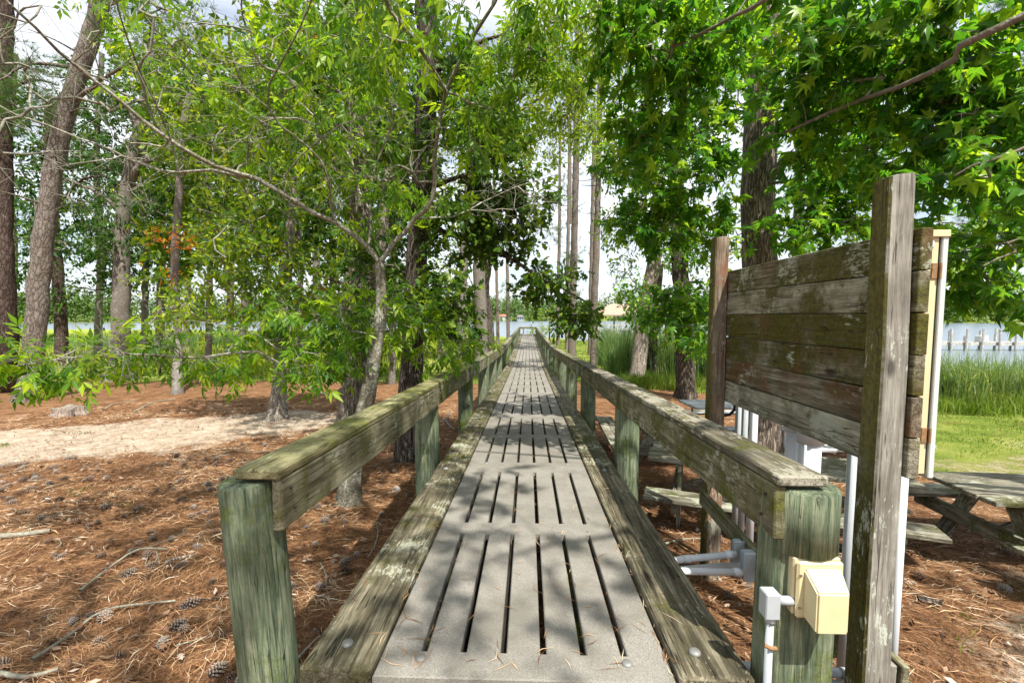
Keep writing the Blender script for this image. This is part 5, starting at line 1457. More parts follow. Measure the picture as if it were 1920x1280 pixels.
make_tree('leaning_tree', 'pale leaning trunk right of the railing in front of the reeds', [T(1192, 17.6), at(1199, 660, 17.6), at(1207, 600, 17.6), at(1222, 520, 17.6), at(1231, 440, 17.6), at(1236, 330, 17.6)], 0.31, 0.19, 'pale_bark',
          [([at(1226, 490, 17.6), at(1190, 440, 17), at(1150, 420, 16.8)], 0.06, 0.02), ([at(1231, 440, 17.6), at(1260, 400, 17.2)], 0.05, 0.02)],
          [B(1180, 430, 17, 1.1, 1.0, 0.9, 40), B(1240, 380, 17.2, 1.2, 1.0, 1.0, 44), B(1170, 330, 17, 1.3, 1.1, 1.1, 40), B(1190, 550, 16.8, 0.7, 0.7, 0.4, 14), B(1280, 480, 17, 0.9, 0.9, 0.8, 26), B(1150, 300, 17, 0.8, 0.9, 0.9, 26), B(1150, 430, 17, 0.5, 0.7, 0.6, 14), B(1170, 500, 16.8, 0.5, 0.6, 0.5, 12)], 'blade_wide', 0.17, 17, 0.5, 'leaf_mid', seed=50, twig_r=0.006, flare=0.3)
make_tree('dark_trunk_tree', 'short dark trunk standing between two paler trunks in front of the reeds', [T(1223, 18.5), at(1224, 640, 18.5), at(1230, 580, 18.5), at(1236, 500, 18.5)], 0.20, 0.15, 'oak_bark', [], [B(1235, 600, 18, 0.6, 0.6, 0.5, 16), B(1228, 640, 18, 0.4, 0.4, 0.5, 10)], 'oak', 0.15, 14, 0.35, 'leaf_oak', seed=51, flare=0.3)  # dark oak bark
make_tree('oak_tree', 'grey oak trunk left of the far board post, low leaves hanging round it', [T(1288, 14), at(1284, 680, 14), at(1281, 600, 14), at(1276, 520, 14), at(1270, 430, 14), at(1262, 250, 14)], 0.29, 0.18, 'oak_bark',
          [([at(1278, 560, 14), at(1230, 560, 13.4), at(1190, 580, 13)], 0.05, 0.015), ([at(1276, 530, 14), at(1310, 530, 13.4), at(1330, 560, 13)], 0.05, 0.015)],
          [B(1270, 590, 13, 0.8, 0.7, 0.45, 40), B(1215, 585, 13, 0.6, 0.6, 0.35, 22), B(1310, 560, 13, 0.6, 0.6, 0.6, 30), B(1290, 450, 13.6, 0.9, 0.8, 0.8, 40), B(1310, 640, 13, 0.4, 0.4, 0.35, 12), B(1220, 260, 13.6, 1.3, 1.0, 1.2, 40), B(1180, 540, 13, 0.3, 0.4, 0.25, 8)], 'oak', 0.16, 17, 0.4, 'leaf_gum', seed=52, twig_r=0.005, flare=0.5)
make_tree('background_tree', 'bushy tree filling the gap behind the notice board and big gum trunk', [T(1490, 15), at(1495, 500, 15), at(1500, 350, 15), at(1498, 150, 15)], 0.2, 0.12, 'gum_bark', [],
          [B(1340, 440, 14, 1.1, 1.0, 1.0, 40), B(1500, 430, 14.5, 1.6, 1.1, 1.2, 50), B(1620, 380, 14.5, 1.5, 1.1, 1.2, 44), B(1380, 250, 14.5, 1.6, 1.1, 1.5, 50), B(1560, 230, 14.5, 1.8, 1.1, 1.5, 50), B(1740, 450, 14, 1.0, 1.0, 1.1, 30), B(1780, 250, 14.5, 1.0, 1.0, 1.1, 20), B(1400, 80, 14.5, 1.8, 1.2, 1.4, 40), B(1640, 90, 14.5, 1.8, 1.2, 1.4, 40)], 'blade_wide', 0.19, 16, 0.55, 'leaf_mid', seed=53, twig_r=0.006, sprig_tw=False)
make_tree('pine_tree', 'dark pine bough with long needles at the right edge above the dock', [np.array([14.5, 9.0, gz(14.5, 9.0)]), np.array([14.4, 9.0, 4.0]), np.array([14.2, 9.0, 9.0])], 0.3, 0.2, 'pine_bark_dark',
          [([np.array([14.3, 9.0, 5.0]), at(1990, 350, 8.5), at(1930, 390, 8), at(1880, 410, 7.8), at(1830, 415, 7.6)], 0.06, 0.012), ([np.array([14.3, 9.0, 6.5]), at(1960, 100, 8.5), at(1890, 60, 8)], 0.05, 0.012)],
          [B(1890, 410, 7.9, 0.45, 0.4, 0.22, 26), B(1860, 390, 7.7, 0.3, 0.3, 0.15, 12), B(1890, 60, 8.2, 0.4, 0.5, 0.45, 26)], 'tuft', 0.2, 9, 0.25, 'needle_green', seed=54, twig_r=0.005)
make_tree('shrub', 'pale green rounded shrub on the shore right of the far railing end', [T(1030, 52), at(1030, 610, 52), at(1032, 595, 52)], 0.1, 0.06, 'oak_bark', [], [B(1035, 600, 51.5, 2.6, 1.6, 1.6, 60), B(1075, 605, 51, 2.0, 1.4, 1.4, 44), B(1010, 622, 51, 1.0, 1.0, 0.8, 16), B(1105, 595, 52, 1.4, 1.2, 1.6, 30)], 'blade_wide', 0.24, 17, 0.6, 'leaf_bright', cat='shrub', seed=55, sprig_tw=False)
for i, (px, py, d, rx, rz, lab) in enumerate([(300, 640, 20, 1.4, 0.9, 'leafy shrub on the marsh edge right of the flared tree'), (160, 690, 18.5, 1.1, 0.5, 'low dark shrub left of the flared roots'),
                                             (860, 630, 27, 0.9, 0.8, 'small shrub at the foot of the pale thick trunk by the railing')]):
    q = T(px, d)
    make_tree('shrub', lab, [q, q + [0.03, 0, 0.35], q + [0.0, 0.02, 0.7]], 0.05, 0.03, 'oak_bark', [], [((q[0], d, q[2] + rz * 0.8), (rx, 0.9, rz * 0.9), 34)], 'blade_wide', 0.17, 16, 0.45, 'leaf_mid' if i != 2 else 'leaf_dark', cat='shrub', group='shrubs along the marsh edge', seed=60 + i, sprig_tw=False, flare=0)

# ------------------------------------------------------------------ far shore
def far_woods():
    rg = np.random.default_rng(77)
    P = []; Rr = []
    n = 760
    th = rg.uniform(R(-62), R(62), n)
    dist = 338 + 25 * np.sin(th * 5.0) + 8 * np.sin(th * 17.0) + rg.uniform(4, 60, n)
    for t, d in zip(th, dist):
        x, y = d * math.sin(t), d * math.cos(t)
        h = rg.uniform(11, 20) * (1.25 if rg.uniform() < 0.18 else 1.0)
        w = rg.uniform(3.0, 5.5) * (0.6 if h > 18 else 1)
        z = -0.7
        m = 150
        q = in_blob(rg, (x, y, z + h * 0.52), (w, w, h * 0.5), m, 0.8)
        P.append(q); Rr.append(np.full(m, rg.uniform(0.1, 0.9)))
    # low bushes along the bank
    n = 260
    th = rg.uniform(R(-62), R(62), n)
    dist = 334 + 25 * np.sin(th * 5.0) + 8 * np.sin(th * 17.0) + rg.uniform(0, 5, n)
    for t, d in zip(th, dist):
        q = in_blob(rg, (d * math.sin(t), d * math.cos(t), 0.3), (rg.uniform(1.5, 4), 1.5, rg.uniform(0.8, 2.6)), 26, 0.8)
        P.append(q); Rr.append(np.full(26, rg.uniform(0.4, 0.97)))
    P = np.vstack(P); v = np.clip(np.concatenate(Rr) + rg.normal(size=len(P)) * 0.12, 0, 0.97)
    d = nrm(rg.normal(size=P.shape)); up = nrm(np.array([0, -0.4, 1]) + rg.normal(size=P.shape) * 0.6)
    me = scatter('far_woods', LEAF['quad'], P, frames(d, up), rg.uniform(1.2, 2.6, len(P)), v, (0, 0, 0))
    tag(link('far_woods', me, M['leaf_far']), 'pale green woods along the far shore of the river', 'woods', kind='stuff')
far_woods()

def house(px, py, d, w, dp, h, rh, wall, roof, label, windows=2):
    p = at(px, py, d)
    z = -0.3
    o = empty('house', (p[0], d, z), label, 'house')
    MB().box((-w/2, -dp/2, -1.2), (w/2, dp/2, h)).build('wall', M[wall], o)
    r = MB(); e = 0.5
    r.v = [(-w/2-e, -dp/2-e, h+.01), (w/2+e, -dp/2-e, h+.01), (w/2+e, dp/2+e, h+.01), (-w/2-e, dp/2+e, h+.01), (-w/4, 0, h+rh), (w/4, 0, h+rh)]
    r.f = [(0,1,5,4), (1,2,5), (2,3,4,5), (3,0,4), (3,2,1,0)]
    r.build('roof', M[roof], o)
    for i in range(windows):
        x = -w/2 + w * (i + 0.5) / windows
        f = MB().box((x - 0.7, -dp/2 - 0.08, h*0.35), (x + 0.7, -dp/2 - 0.01, h*0.8)).build('window', M['house'], o)
        MB().box((x - 0.55, -dp/2 - 0.12, h*0.40), (x + 0.55, -dp/2 - 0.085, h*0.75)).build('pane', M['glass'], f)
    return o
house(976, 597, 328, 5.0, 4.5, 2.4, 1.5, 'house_blue', 'roof_dark', 'small blue grey house on the far bank above the railing end', 3)
house(940, 594, 330, 10, 6, 2.8, 1.6, 'house', 'roof_red', 'low house with a reddish roof on the far bank, left of two thin pines', 3)
house(1872, 590, 318, 12, 8, 5, 2.5, 'house', 'roof_dark', 'pale house on the far shore beyond the dock at right', 4)

# ------------------------------------------------------------------ boat shelter and dock
def boat_shelter():
    p = at(1158, 600, 58)
    x0 = p[0]; y0 = 58.0
    base = (x0, y0, WATER_Z)
    o = empty('boat_shelter', base, 'open boat shelter with a brown hipped roof on posts over the water', 'boat shelter')
    w, dp = 5.4, 4.6
    zt = 4.35 - 1.0 - WATER_Z + 0.0
    zt = at(1158, 590, 58)[2] - WATER_Z
    zp = at(1158, 589, 58)[2] - WATER_Z
    zr = at(1158, 574, 58)[2] - WATER_Z
    r = MB(); e = 0.5
    r.v = [(-w/2-e, -dp/2-e, zt), (w/2+e, -dp/2-e, zt), (w/2+e, dp/2+e, zt), (-w/2-e, dp/2+e, zt), (-w/6, 0, zr + 0.3), (w/6, 0, zr + 0.3),
           (-w/2-e, -dp/2-e, zt-.14), (w/2+e, -dp/2-e, zt-.14), (w/2+e, dp/2+e, zt-.14), (-w/2-e, dp/2+e, zt-.14)]
    r.f = [(0,1,5,4), (1,2,5), (2,3,4,5), (3,0,4), (9,8,7,6), (0,6,7,1), (1,7,8,2), (2,8,9,3), (3,9,6,0)]
    r.build('roof', M['roof'], o)
    zd = at(1158, 627, 58)[2] - WATER_Z
    for x in (-w/2, 0, w/2):
        for y in (-dp/2, dp/2):
            MB().box((x - .11, y - .11, -1.5), (x + .11, y + .11, zt - 0.15)).build('post', M['dock'], o)
    MB().box((-w/2 - 0.6, -dp/2 - 0.5, zd - 0.12), (w/2 + 3.4, dp/2 + 0.3, zd)).build('deck', M['dock'], o)
    for i, x in enumerate(np.arange(-w/2 - 0.5, w/2 + 3.4, 0.95)):
        MB().box((x - .06, -dp/2 - .46, -1.2), (x + .06, -dp/2 - .34, zd + 1.25)).build('rail_post', M['dock'], o)
    for z in (1.22, 0.72):
        MB().box((-w/2 - 0.6, -dp/2 - .53, zd + z - .08), (w/2 + 3.4, -dp/2 - .465, zd + z + .08)).build('rail', M['dock'], o)
    for x in (-1.5, 1.2):
        MB().box((x - 0.5, -0.4, zd), (x + 0.5, 0.4, zd + 0.75), 0.05).build('bench', M['box_grey'], o)
boat_shelter()

def dock():
    d = 41.0
    a = at(1745, 641, d); b = at(1935, 645, d + 1)
    base = (a[0], d, WATER_Z)
    o = empty('dock', base, 'low white dock with tall pilings standing in the water at right', 'dock')
    L = b[0] - a[0] + 3
    zd = a[2] - WATER_Z
    MB().box((-2, 0, zd - 0.16), (L, 1.3, zd)).build('deck', M['dock'], o)
    MB().box((-2, -0.06, zd - 0.30), (L, -0.005, zd + 0.02)).build('edge_beam', M['dock'], o)
    rg = random.Random(4)
    for i in range(11):
        x = -1.2 + i * (L + 1) / 10
        for y in (-0.2, 1.5):
            h = zd + rg.choice([0.5, 0.95, 1.15, 1.25])
            b_ = MB().tube([(x + rg.uniform(-.2, .2), y, -1.4), (x, y, h)], 0.095, 9).build('piling', M['dock'], o, smooth_shade=False)
    MB().box((L*0.35, 0.2, zd), (L*0.35 + 0.7, 0.8, zd + 0.55), 0.04).build('dock_box', M['house'], o)
dock()

# ------------------------------------------------------------------ grass, reeds, marsh
def blades(name, label, cat, n, where, h, w, mat, seed, lean=0.45, arch=0.5):
    rg = np.random.default_rng(seed)
    P = where(rg, n)
    n = len(P)
    H = (h[0] + (h[1] - h[0]) * rg.beta(2, 2, n)) * (0.55 + 0.85 * vnoise(P[:, 0], P[:, 1], 0.9, seed + 50))
    a = rg.uniform(0, 2 * np.pi, n)
    dr = np.stack([np.cos(a), np.sin(a), np.zeros(n)], 1)
    sd = np.stack([-np.sin(a + 0.9 * rg.normal(size=n)), np.cos(a), np.zeros(n)], 1)
    ww = (w[0] + (w[1] - w[0]) * rg.uniform(size=n))[:, None]
    ln = (np.abs(rg.normal(size=n)) * lean)[:, None]
    up = np.array([0, 0, 1.0])
    p0 = P; p1 = P + up * (H * 0.55)[:, None] + dr * ln * (H * 0.25)[:, None]; p2 = P + up * (H * (1 - 0.25 * arch * np.minimum(ln[:, 0], 1.5)))[:, None] + dr * ln * (H * (0.5 + 0.4 * arch))[:, None]
    V = np.stack([p0 - sd * ww / 2, p0 + sd * ww / 2, p1 - sd * ww * 0.45, p1 + sd * ww * 0.45, p2], 1).reshape(-1, 3)
    k = np.arange(n) * 5
    F = np.concatenate([np.stack([k, k+1, k+3], 1), np.stack([k, k+3, k+2], 1), np.stack([k+2, k+3, k+4], 1)])
    v = np.repeat(np.clip(0.5 * rg.beta(1.5, 1.8, n) + 0.75 * (vnoise(P[:, 0], P[:, 1], 0.7, seed + 60) - 0.15) * rg.uniform(0.5, 1, n), 0, 0.97), 5)
    me = mesh_np(name, V, F, {'v': v})
    return tag(link(name, me, M[mat]), label, cat, kind='stuff')

def on(x, y):
    return np.stack([x, y, ground_z(x, y) - 0.01], 1)

def lawn_right(rg, n):
    x = rg.uniform(4.3, 15, n); y = rg.uniform(4.6, 16, n)
    k = (w_grass(x, y) > rg.uniform(0.25, 0.9, n)) & (w_sand(x, y) < 0.35) & (vnoise(x, y, 0.8, 71) + 0.6 * vnoise(x, y, 0.25, 72) > rg.uniform(0.35, 1.0, n)) & (y < shore_y(x) - 1.5)
    return on(x[k], y[k])
blades('lawn_grass', 'short sunlit lawn grass right of the picnic tables', 'grass', 60000, lawn_right, (0.02, 0.07), (0.006, 0.014), 'grass', 1, 0.9)
def lawn_far(rg, n):
    x = rg.uniform(-16, 10, n); y = 15 + 45 * rg.uniform(size=n) ** 1.4
    k = (w_grass(x, y) > rg.uniform(0.3, 0.95, n)) & (np.abs(x) > 1.3) & (y < shore_y(x) - 1)
    return on(x[k], y[k])
blades('lawn_grass', 'bright lawn grass on both sides of the far boardwalk', 'grass', 30000, lawn_far, (0.06, 0.2), (0.02, 0.05), 'grass', 2, 0.7)
def marsh_left(rg, n):
    x = rg.uniform(-75, -6, n); y = 19 + 70 * rg.uniform(size=n) ** 1.3
    k = (y < shore_y(x) - 1) & (y > 19.5 - 0.03 * x)
    return on(x[k], y[k])
blades('marsh_grass', 'yellow green marsh grass stretching to the water at left', 'grass', 42000, marsh_left, (0.25, 0.6), (0.03, 0.08), 'marsh', 3, 0.4)
def reeds_left(rg, n):
    c = rg.integers(0, 60, n)
    cx = rg.uniform(-50, -22, 60)[c]; cy = rg.uniform(36, 52, 60)[c]
    return on(cx + rg.normal(size=n) * 1.2, cy + rg.normal(size=n) * 0.8)
blades('reeds', 'tall green reeds standing in the marsh beyond the left pines', 'reeds', 5000, reeds_left, (0.7, 1.4), (0.03, 0.06), 'reed', 4, 0.25)
def clumped(rg, n, m, fx, fy, sp):
    cx, cy = fx(rg, m), fy(rg, m)
    c = rg.integers(0, m, n)
    return cx[c] + rg.normal(size=n) * sp, cy[c] + rg.normal(size=n) * sp
def reeds_mid(rg, n):
    x, y = clumped(rg, n, 150, lambda r, m: r.uniform(4.2, 9.2, m), lambda r, m: r.uniform(18.5, 27, m), 0.28)
    k = (x < 9.5) & (y > 17.8)
    return on(x[k], y[k])
blades('reeds', 'tall grey green reeds behind the leaning pale trunk right of the railing', 'reeds', 17000, reeds_mid, (0.9, 2.3), (0.015, 0.04), 'reed', 5, 0.38, 0.8)
def reeds_right(rg, n):
    x, y = clumped(rg, n, 120, lambda r, m: r.uniform(10, 24, m), lambda r, m: r.uniform(13.6, 16.4, m), 0.25)
    return on(x, y)
blades('reeds', 'dense reeds at the water edge below the dock at right', 'reeds', 18000, reeds_right, (0.6, 1.75), (0.010, 0.030), 'reed', 6, 0.55, 0.9)
def rough_grass(rg, n):
    x1, y1 = clumped(rg, n // 2, 90, lambda r, m: r.uniform(9, 20, m), lambda r, m: r.uniform(11.4, 14.2, m), 0.28)
    x2, y2 = clumped(rg, n // 2, 80, lambda r, m: r.uniform(3.8, 7.5, m), lambda r, m: r.uniform(15.6, 18.6, m), 0.2)
    return on(np.concatenate([x1, x2]), np.concatenate([y1, y2]))
blades('rough_grass', 'pale tufts of rough grass in front of the reeds', 'grass', 15000, rough_grass, (0.12, 0.65), (0.008, 0.02), 'grass', 7, 0.8, 0.9)
def weeds(rg, n):
    x1, y1 = clumped(rg, n * 2 // 3, 46, lambda r, m: r.uniform(2.6, 6.0, m), lambda r, m: r.uniform(1.7, 3.5, m), 0.05)
    x2, y2 = clumped(rg, n // 3, 14, lambda r, m: r.uniform(-9.6, -2, m), lambda r, m: r.uniform(2.0, 8.5, m), 0.04)
    return on(np.concatenate([x1, x2]), np.concatenate([y1, y2]))
blades('weeds', 'sparse green grass shoots poking through the pine straw', 'grass', 900, weeds, (0.03, 0.10), (0.004, 0.009), 'grass', 8, 0.7)
def patch(rg, n):
    x = -9.6 + rg.normal(size=n) * 0.7; y = 7.3 + rg.normal(size=n) * 0.3
    k = w_grass(x, y) > 0.4
    return on(x[k], y[k])
blades('grass_patch', 'small green grass patch on the sand at the left edge', 'grass', 3000, patch, (0.03, 0.09), (0.005, 0.012), 'grass', 9, 0.7)

# ------------------------------------------------------------------ pine straw, cones, sticks, stump
def straw(name, label, n, x0, x1, y0, y1, ln, wd, seed):
    rg = np.random.default_rng(seed)
    x = rg.uniform(x0, x1, n); y = y0 + (y1 - y0) * rg.uniform(size=n) ** 1.3
    k = (w_sand(x, y) < rg.uniform(0.1, 1.12, n)) & (w_grass(x, y) < rg.uniform(0.1, 0.8, n))
    x, y = x[k], y[k]; n = len(x)
    sw = 2.6 * vnoise(x, y, 1.1, 31) + 1.3                 # drifts of needles lie roughly one way
    a = sw + rg.normal(size=n) * 0.75
    L = rg.uniform(ln[0], ln[1], n); W = rg.uniform(wd[0], wd[1], n) * (0.7 + 0.12 * np.clip(y, 0, 9))
    d = np.stack([np.cos(a), np.sin(a), rg.normal(size=n) * 0.10], 1)
    s = np.stack([-np.sin(a), np.cos(a), rg.normal(size=n) * 0.5], 1)
    bend = rg.normal(size=n) * 0.12
    c = np.stack([x, y, ground_z(x, y) + 0.012 + 0.022 * rg.uniform(size=n)], 1)
    p0 = c - d * (L / 2)[:, None]; p2 = c + d * (L / 2)[:, None]; p1 = c + s * (bend * L)[:, None] * [1, 1, 0] + np.array([0, 0, 0.006])
    w = s * (W / 2)[:, None]
    V = np.stack([p0, p1 - w, p1 + w, p2], 1).reshape(-1, 3)
    q = np.arange(n) * 4
    F = np.concatenate([np.stack([q, q+1, q+2], 1), np.stack([q+1, q+3, q+2], 1)])
    v = np.clip(0.18 + 0.6 * vnoise(x, y, 0.5, 33) + rg.normal(size=n) * 0.24, 0, 1)
    me = mesh_np(name, V, F, {'v': np.repeat(v, 4)})
    tag(link(name, me, M['straw']), label, 'pine straw', kind='stuff')
straw('pine_straw', 'thick brown pine straw covering the ground left of the boardwalk', 120000, -12, -0.6, 1.0, 12, (0.09, 0.20), (0.0018, 0.0042), 1)
straw('pine_straw', 'brown pine straw under the tables right of the boardwalk', 60000, -0.6, 7.2, 1.2, 9, (0.09, 0.20), (0.0018, 0.0042), 2)

def dead_leaves():
    rg = np.random.default_rng(5)
    n = 7500
    x = rg.uniform(-10, 6.5, n); y = 1.2 + 9 * rg.uniform(size=n) ** 1.3
    k = (np.abs(x) > 0.3) & (w_grass(x, y) < 0.5)
    x, y = x[k], y[k]; n = len(x)
    a = rg.uniform(0, 6.28, n)
    d = np.stack([np.cos(a), np.sin(a), rg.normal(size=n) * 0.25], 1)
    up = nrm(np.array([0, 0, 1.0]) + rg.normal(size=(n, 3)) * 0.4)
    P = np.stack([x, y, ground_z(x, y) + 0.035], 1)
    me = scatter('dead_leaves', [leaf_quad(0.45, -0.15), leaf_oak(), leaf_quad(0.3, -0.1)], P, frames(d, up), rg.uniform(0.025, 0.075, n), rg.uniform(0, 1, n), (0, 0, 0))
    tag(link('dead_leaves', me, M['dead_leaf']), 'small dry brown leaves strewn over the pine straw', 'dead leaves', kind='stuff')
dead_leaves()

def cone_mesh(seed, L=0.085, r=0.026, n=62):
    rg = np.random.default_rng(seed)
    V, F, A = [], [], []
    for i in range(n):
        t = (i + 0.5) / n
        a = i * 2.39996
        rr = r * (math.sin(math.pi * (0.12 + 0.80 * t)) ** 0.7)
        o = 0.35 + 0.9 * (1 - t)                       # scales open towards the base
        rad = np.array([0, math.cos(a), math.sin(a)]); tan = np.array([0, -math.sin(a), math.cos(a)])
        p = np.array([t * L, 0, 0]) + rad * rr * 0.25
        tip = p + rad * rr * (0.9 + 0.5 * o) + np.array([0.010 + 0.006 * (1 - o), 0, 0]) + rg.normal(size=3) * 0.001
        w = tan * rr * 0.34; th = np.array([-0.0035, 0, 0]) + rad * 0.001
        k = len(V)
        V += [p - w * 0.5, p + w * 0.5, tip + w, tip - w, tip + th * 1.2]
        A += [0.0, 0.0, 1.0, 1.0, 0.8]
        F += [(k, k+1, k+2), (k, k+2, k+3), (k+3, k+2, k+4), (k, k+3, k+4), (k+1, k+4, k+2)]
    me = mesh_np('pine_cone', np.array(V), np.array(F), {'v': np.array(A)})
    me.materials.append(M['cone'])
    return me

def cones():
    ms = [cone_mesh(1, 0.10, 0.026), cone_mesh(2, 0.085, 0.029), cone_mesh(3, 0.12, 0.026), cone_mesh(4, 0.075, 0.021)]
    rg = np.random.default_rng(9)
    made = 0; tries = 0
    while made < 260 and tries < 20000:
        tries += 1
        if rg.uniform() < 0.86:
            x = rg.uniform(-9, -1.0); y = 1.7 + 6.5 * rg.uniform() ** 1.6
        else:
            x = rg.uniform(1.2, 5.5); y = rg.uniform(1.9, 5.0)
        q = pix(np.array([[x, y, gz(x, y)]]))[0]
        if not (-10 < q[0] < 1930 and 600 < q[1] < 1300): continue
        if w_sand(x, y) > 0.35 or vnoise(x, y, 0.8, 41) < 0.30: continue
        o = link('pine_cone', ms[int(rg.integers(4))], None)
        s = rg.uniform(0.6, 1.05)
        o.scale = (s, s, s)
        o.location = (x, y, gz(x, y) + 0.021)
        o.rotation_euler = (rg.uniform(0, 6.28), rg.normal() * 0.22, rg.uniform(0, 6.28))
        tag(o, 'small open grey brown pine cone lying on the pine straw', 'pine cone', 'pine cones scattered on the straw')
        made += 1
cones()

def stick(pts, r0, r1, label, mat='twig', group='fallen sticks on the straw', forks=(), name='fallen_stick'):
    pts = [np.array([p[0], p[1], gz(p[0], p[1]) + 0.03 + (p[2] if len(p) > 2 else 0)]) for p in pts]
    base = pts[0]
    cp = catmull(pts, 0.08)
    V, F = sweep(cp, np.linspace(r0, r1, len(cp)), 7, int(abs(base[0]) * 100), 0, 0.08)
    VV, FF, c = [V], [F], len(V)
    for f in forks:
        f = [np.array([p[0], p[1], gz(p[0], p[1]) + 0.03 + (p[2] if len(p) > 2 else 0)]) for p in f]
        fp = catmull(f, 0.06)
        V, F = sweep(fp, np.linspace(r1 * 1.3, r1 * 0.5, len(fp)), 6, 3)
        VV.append(V); FF.append(F + c); c += len(V)
    o = link(name, mesh_np(name, np.concatenate(VV) - base, np.concatenate(FF), None, True), M[mat], None, base)
    return tag(o, label, 'stick', group)

def g2(px, py):
    p = G(px, py); return (p[0], p[1])
stick([g2(150, 1115), g2(215, 1063), g2(262, 1041) + (0.03,), g2(315, 1039) + (0.02,)], 0.012, 0.006, 'long pale curved stick with small forks on the straw at lower left', forks=[[g2(293, 1038), g2(300, 1062)], [g2(280, 1040), g2(272, 1066)]])
stick([g2(-60, 1015), g2(30, 1008), g2(95, 1000)], 0.028, 0.022, 'thick grey stick entering from the left edge')
stick([g2(60, 1245), g2(130, 1200), g2(200, 1150), g2(330, 1133)], 0.013, 0.007, 'long brown stick lying diagonally at the lower left')
stick([g2(310, 1060), g2(335, 1052), g2(368, 1046)], 0.016, 0.010, 'short pale bark stick right of the long curved stick', 'pale_bark')
stick([g2(0, 1270), g2(50, 1278), g2(110, 1262)], 0.013, 0.009, 'pale stick in the bottom left corner')
stick([g2(690, 1050), g2(702, 1030), g2(709, 1005), g2(706, 985)], 0.006, 0.004, 'thin pale hooked twig between the left post and the dark hickory foot')
stick([g2(610, 1105), g2(612, 1085), g2(600, 1060)], 0.006, 0.003, 'short thin curved twig right of the near left post')
stick([g2(545, 1260), g2(575, 1225), g2(600, 1200)], 0.012, 0.008, 'short brown stick between the near left post and the deck edge')
stick([g2(700, 880), g2(720, 868), g2(760, 862)], 0.008, 0.005, 'thin pale stick lying left of the oak foot')
stick([g2(835, 790), g2(850, 806), g2(868, 802)], 0.03, 0.02, 'knobbly grey root piece between two left railing posts', 'grey_bark', forks=[[g2(838, 792), g2(842, 776) + (0.04,)]])
stick([g2(1245, 1025), g2(1280, 1016), g2(1330, 1015)], 0.010, 0.007, 'pale straight stick under the right railing')
stick([g2(1720, 1130), g2(1745, 1133), g2(1765, 1137)], 0.022, 0.016, 'short dark stick on the straw right of the notice board', 'oak_bark')
stick([g2(250, 775), g2(290, 755), g2(330, 750)], 0.02, 0.012, 'pale branch lying on the straw beyond the stump')
stick([g2(195, 770), g2(215, 758), g2(255, 752)], 0.014, 0.008, 'thin pale branch lying right behind the stump')
rg_ = random.Random(12)
for i in range(60):
    x = rg_.uniform(-7.5, -1.1); y = rg_.uniform(1.9, 7.0)
    a = rg_.uniform(0, 6.28); L = rg_.uniform(0.12, 0.4)
    if w_sand(np.array(x), np.array(y)) > 0.4: continue
    stick([(x, y), (x + L*0.5*math.cos(a) + rg_.uniform(-.03, .03), y + L*0.5*math.sin(a)), (x + L*math.cos(a + .2), y + L*math.sin(a + .2))], rg_.uniform(0.004, 0.008), 0.003,
          'small thin broken twig half buried in the pine straw', rg_.choice(['twig', 'grey_bark', 'oak_bark']), 'broken twigs in the straw', name='broken_twig')

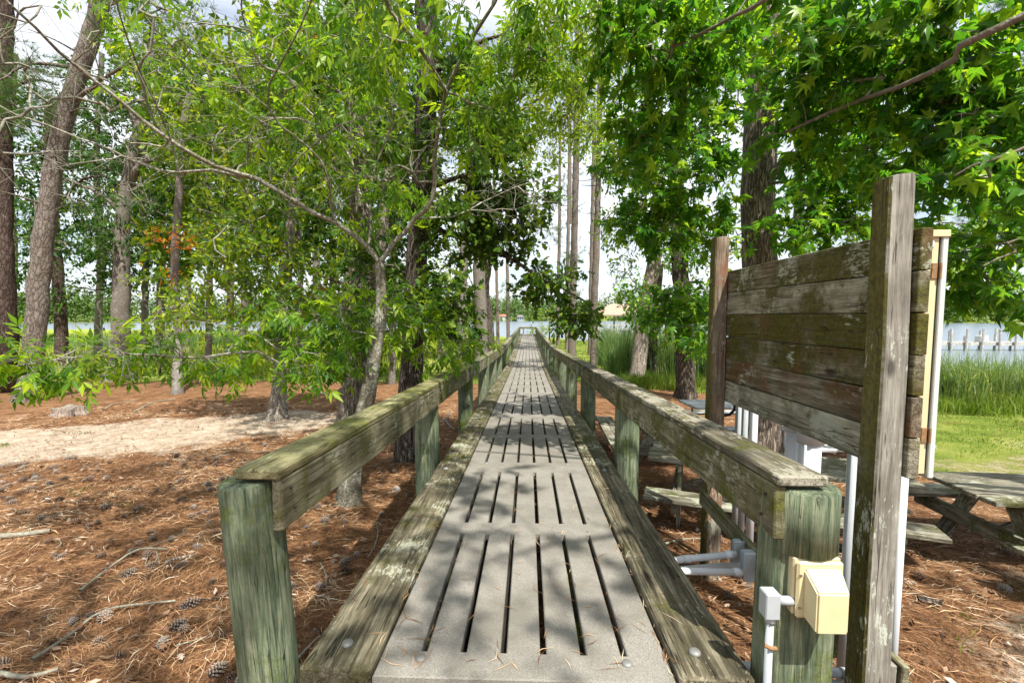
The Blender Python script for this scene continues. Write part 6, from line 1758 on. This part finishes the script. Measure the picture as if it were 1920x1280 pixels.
def stump():
    p = G(130, 778)
    rg = np.random.default_rng(3)
    n = 22
    b = MB()
    for z, k in ((-0.1, 1.25), (0.02, 1.12), (0.10, 1.0), (0.19, 0.97)):
        for i in range(n):
            a = 2 * math.pi * i / n
            r = 0.36 * k * (1 + 0.07 * math.sin(3*a) + 0.05 * math.sin(7*a + 1) + rg.normal() * 0.02)
            b.v.append((r * math.cos(a), r * 0.8 * math.sin(a), z + (rg.normal() * 0.025 if z > 0.15 else 0)))
    for j in range(3):
        for i in range(n): b.f.append((j*n+i, j*n+(i+1) % n, (j+1)*n+(i+1) % n, (j+1)*n+i))
    b.v.append((0, 0, 0.15)); t = len(b.v) - 1
    o = empty('stump', p, 'low grey tree stump on the straw beside the sandy path', 'stump')
    b.build('side_wood', M['cut_wood'], o, smooth_shade=False)
    c = MB(); c.v = b.v[3*n:4*n] + [(0, 0, 0.15)]
    c.f = [(i, (i+1) % n, n) for i in range(n)]
    c.build('cut_face', M['pale_bark'], o)
    stub = MB().box((0.27, -0.30, -0.08), (0.35, -0.22, 0.20), 0.01).build('splinter', M['cut_wood'], o)
stump()

def deck_needles():
    """stray needles and bits lying on the concrete and caught in the slots"""
    rg = np.random.default_rng(44)
    n = 520
    x = rg.uniform(-0.88, 0.86, n); y = 1.75 + 14 * rg.uniform(size=n) ** 1.5
    slot = rg.uniform(size=n) < 0.35
    x = np.where(slot, -0.44 + 0.17 * rg.integers(0, 6, n) + rg.normal(size=n) * 0.012, x)
    edge = rg.uniform(size=n) < 0.25
    x = np.where(edge, np.where(rg.uniform(size=n) < 0.5, -0.612, 0.583) + rg.normal(size=n) * 0.012, x)
    a = np.where(slot | edge, np.pi / 2 + rg.normal(size=n) * 0.35, rg.uniform(0, 6.28, n))
    z = np.array([DECK + dz(q) for q in y]) + 0.004 + np.where(np.abs(x) > 0.60, 0.028, 0) + 0.002 * rg.uniform(size=n)
    L = rg.uniform(0.05, 0.15, n)
    d = np.stack([np.cos(a), np.sin(a), np.full(n, -SLOPE) * np.sin(a)], 1); s = np.stack([-np.sin(a), np.cos(a), np.zeros(n)], 1)
    c = np.stack([x, y, z], 1); w = s * rg.uniform(0.0012, 0.0024, n)[:, None]
    p0 = c - d * L[:, None] / 2; p2 = c + d * L[:, None] / 2; p1 = c + s * (rg.normal(size=n) * 0.1 * L)[:, None]
    V = np.stack([p0, p1 - w, p1 + w, p2], 1).reshape(-1, 3)
    q = np.arange(n) * 4
    F = np.concatenate([np.stack([q, q+1, q+2], 1), np.stack([q+1, q+3, q+2], 1)])
    me = mesh_np('fallen_needles', V, F, {'v': np.repeat(rg.uniform(0.2, 0.95, n), 4)})
    tag(link('fallen_needles', me, M['straw']), 'stray brown pine needles lying on the boardwalk deck', 'pine needles', kind='stuff')
deck_needles()
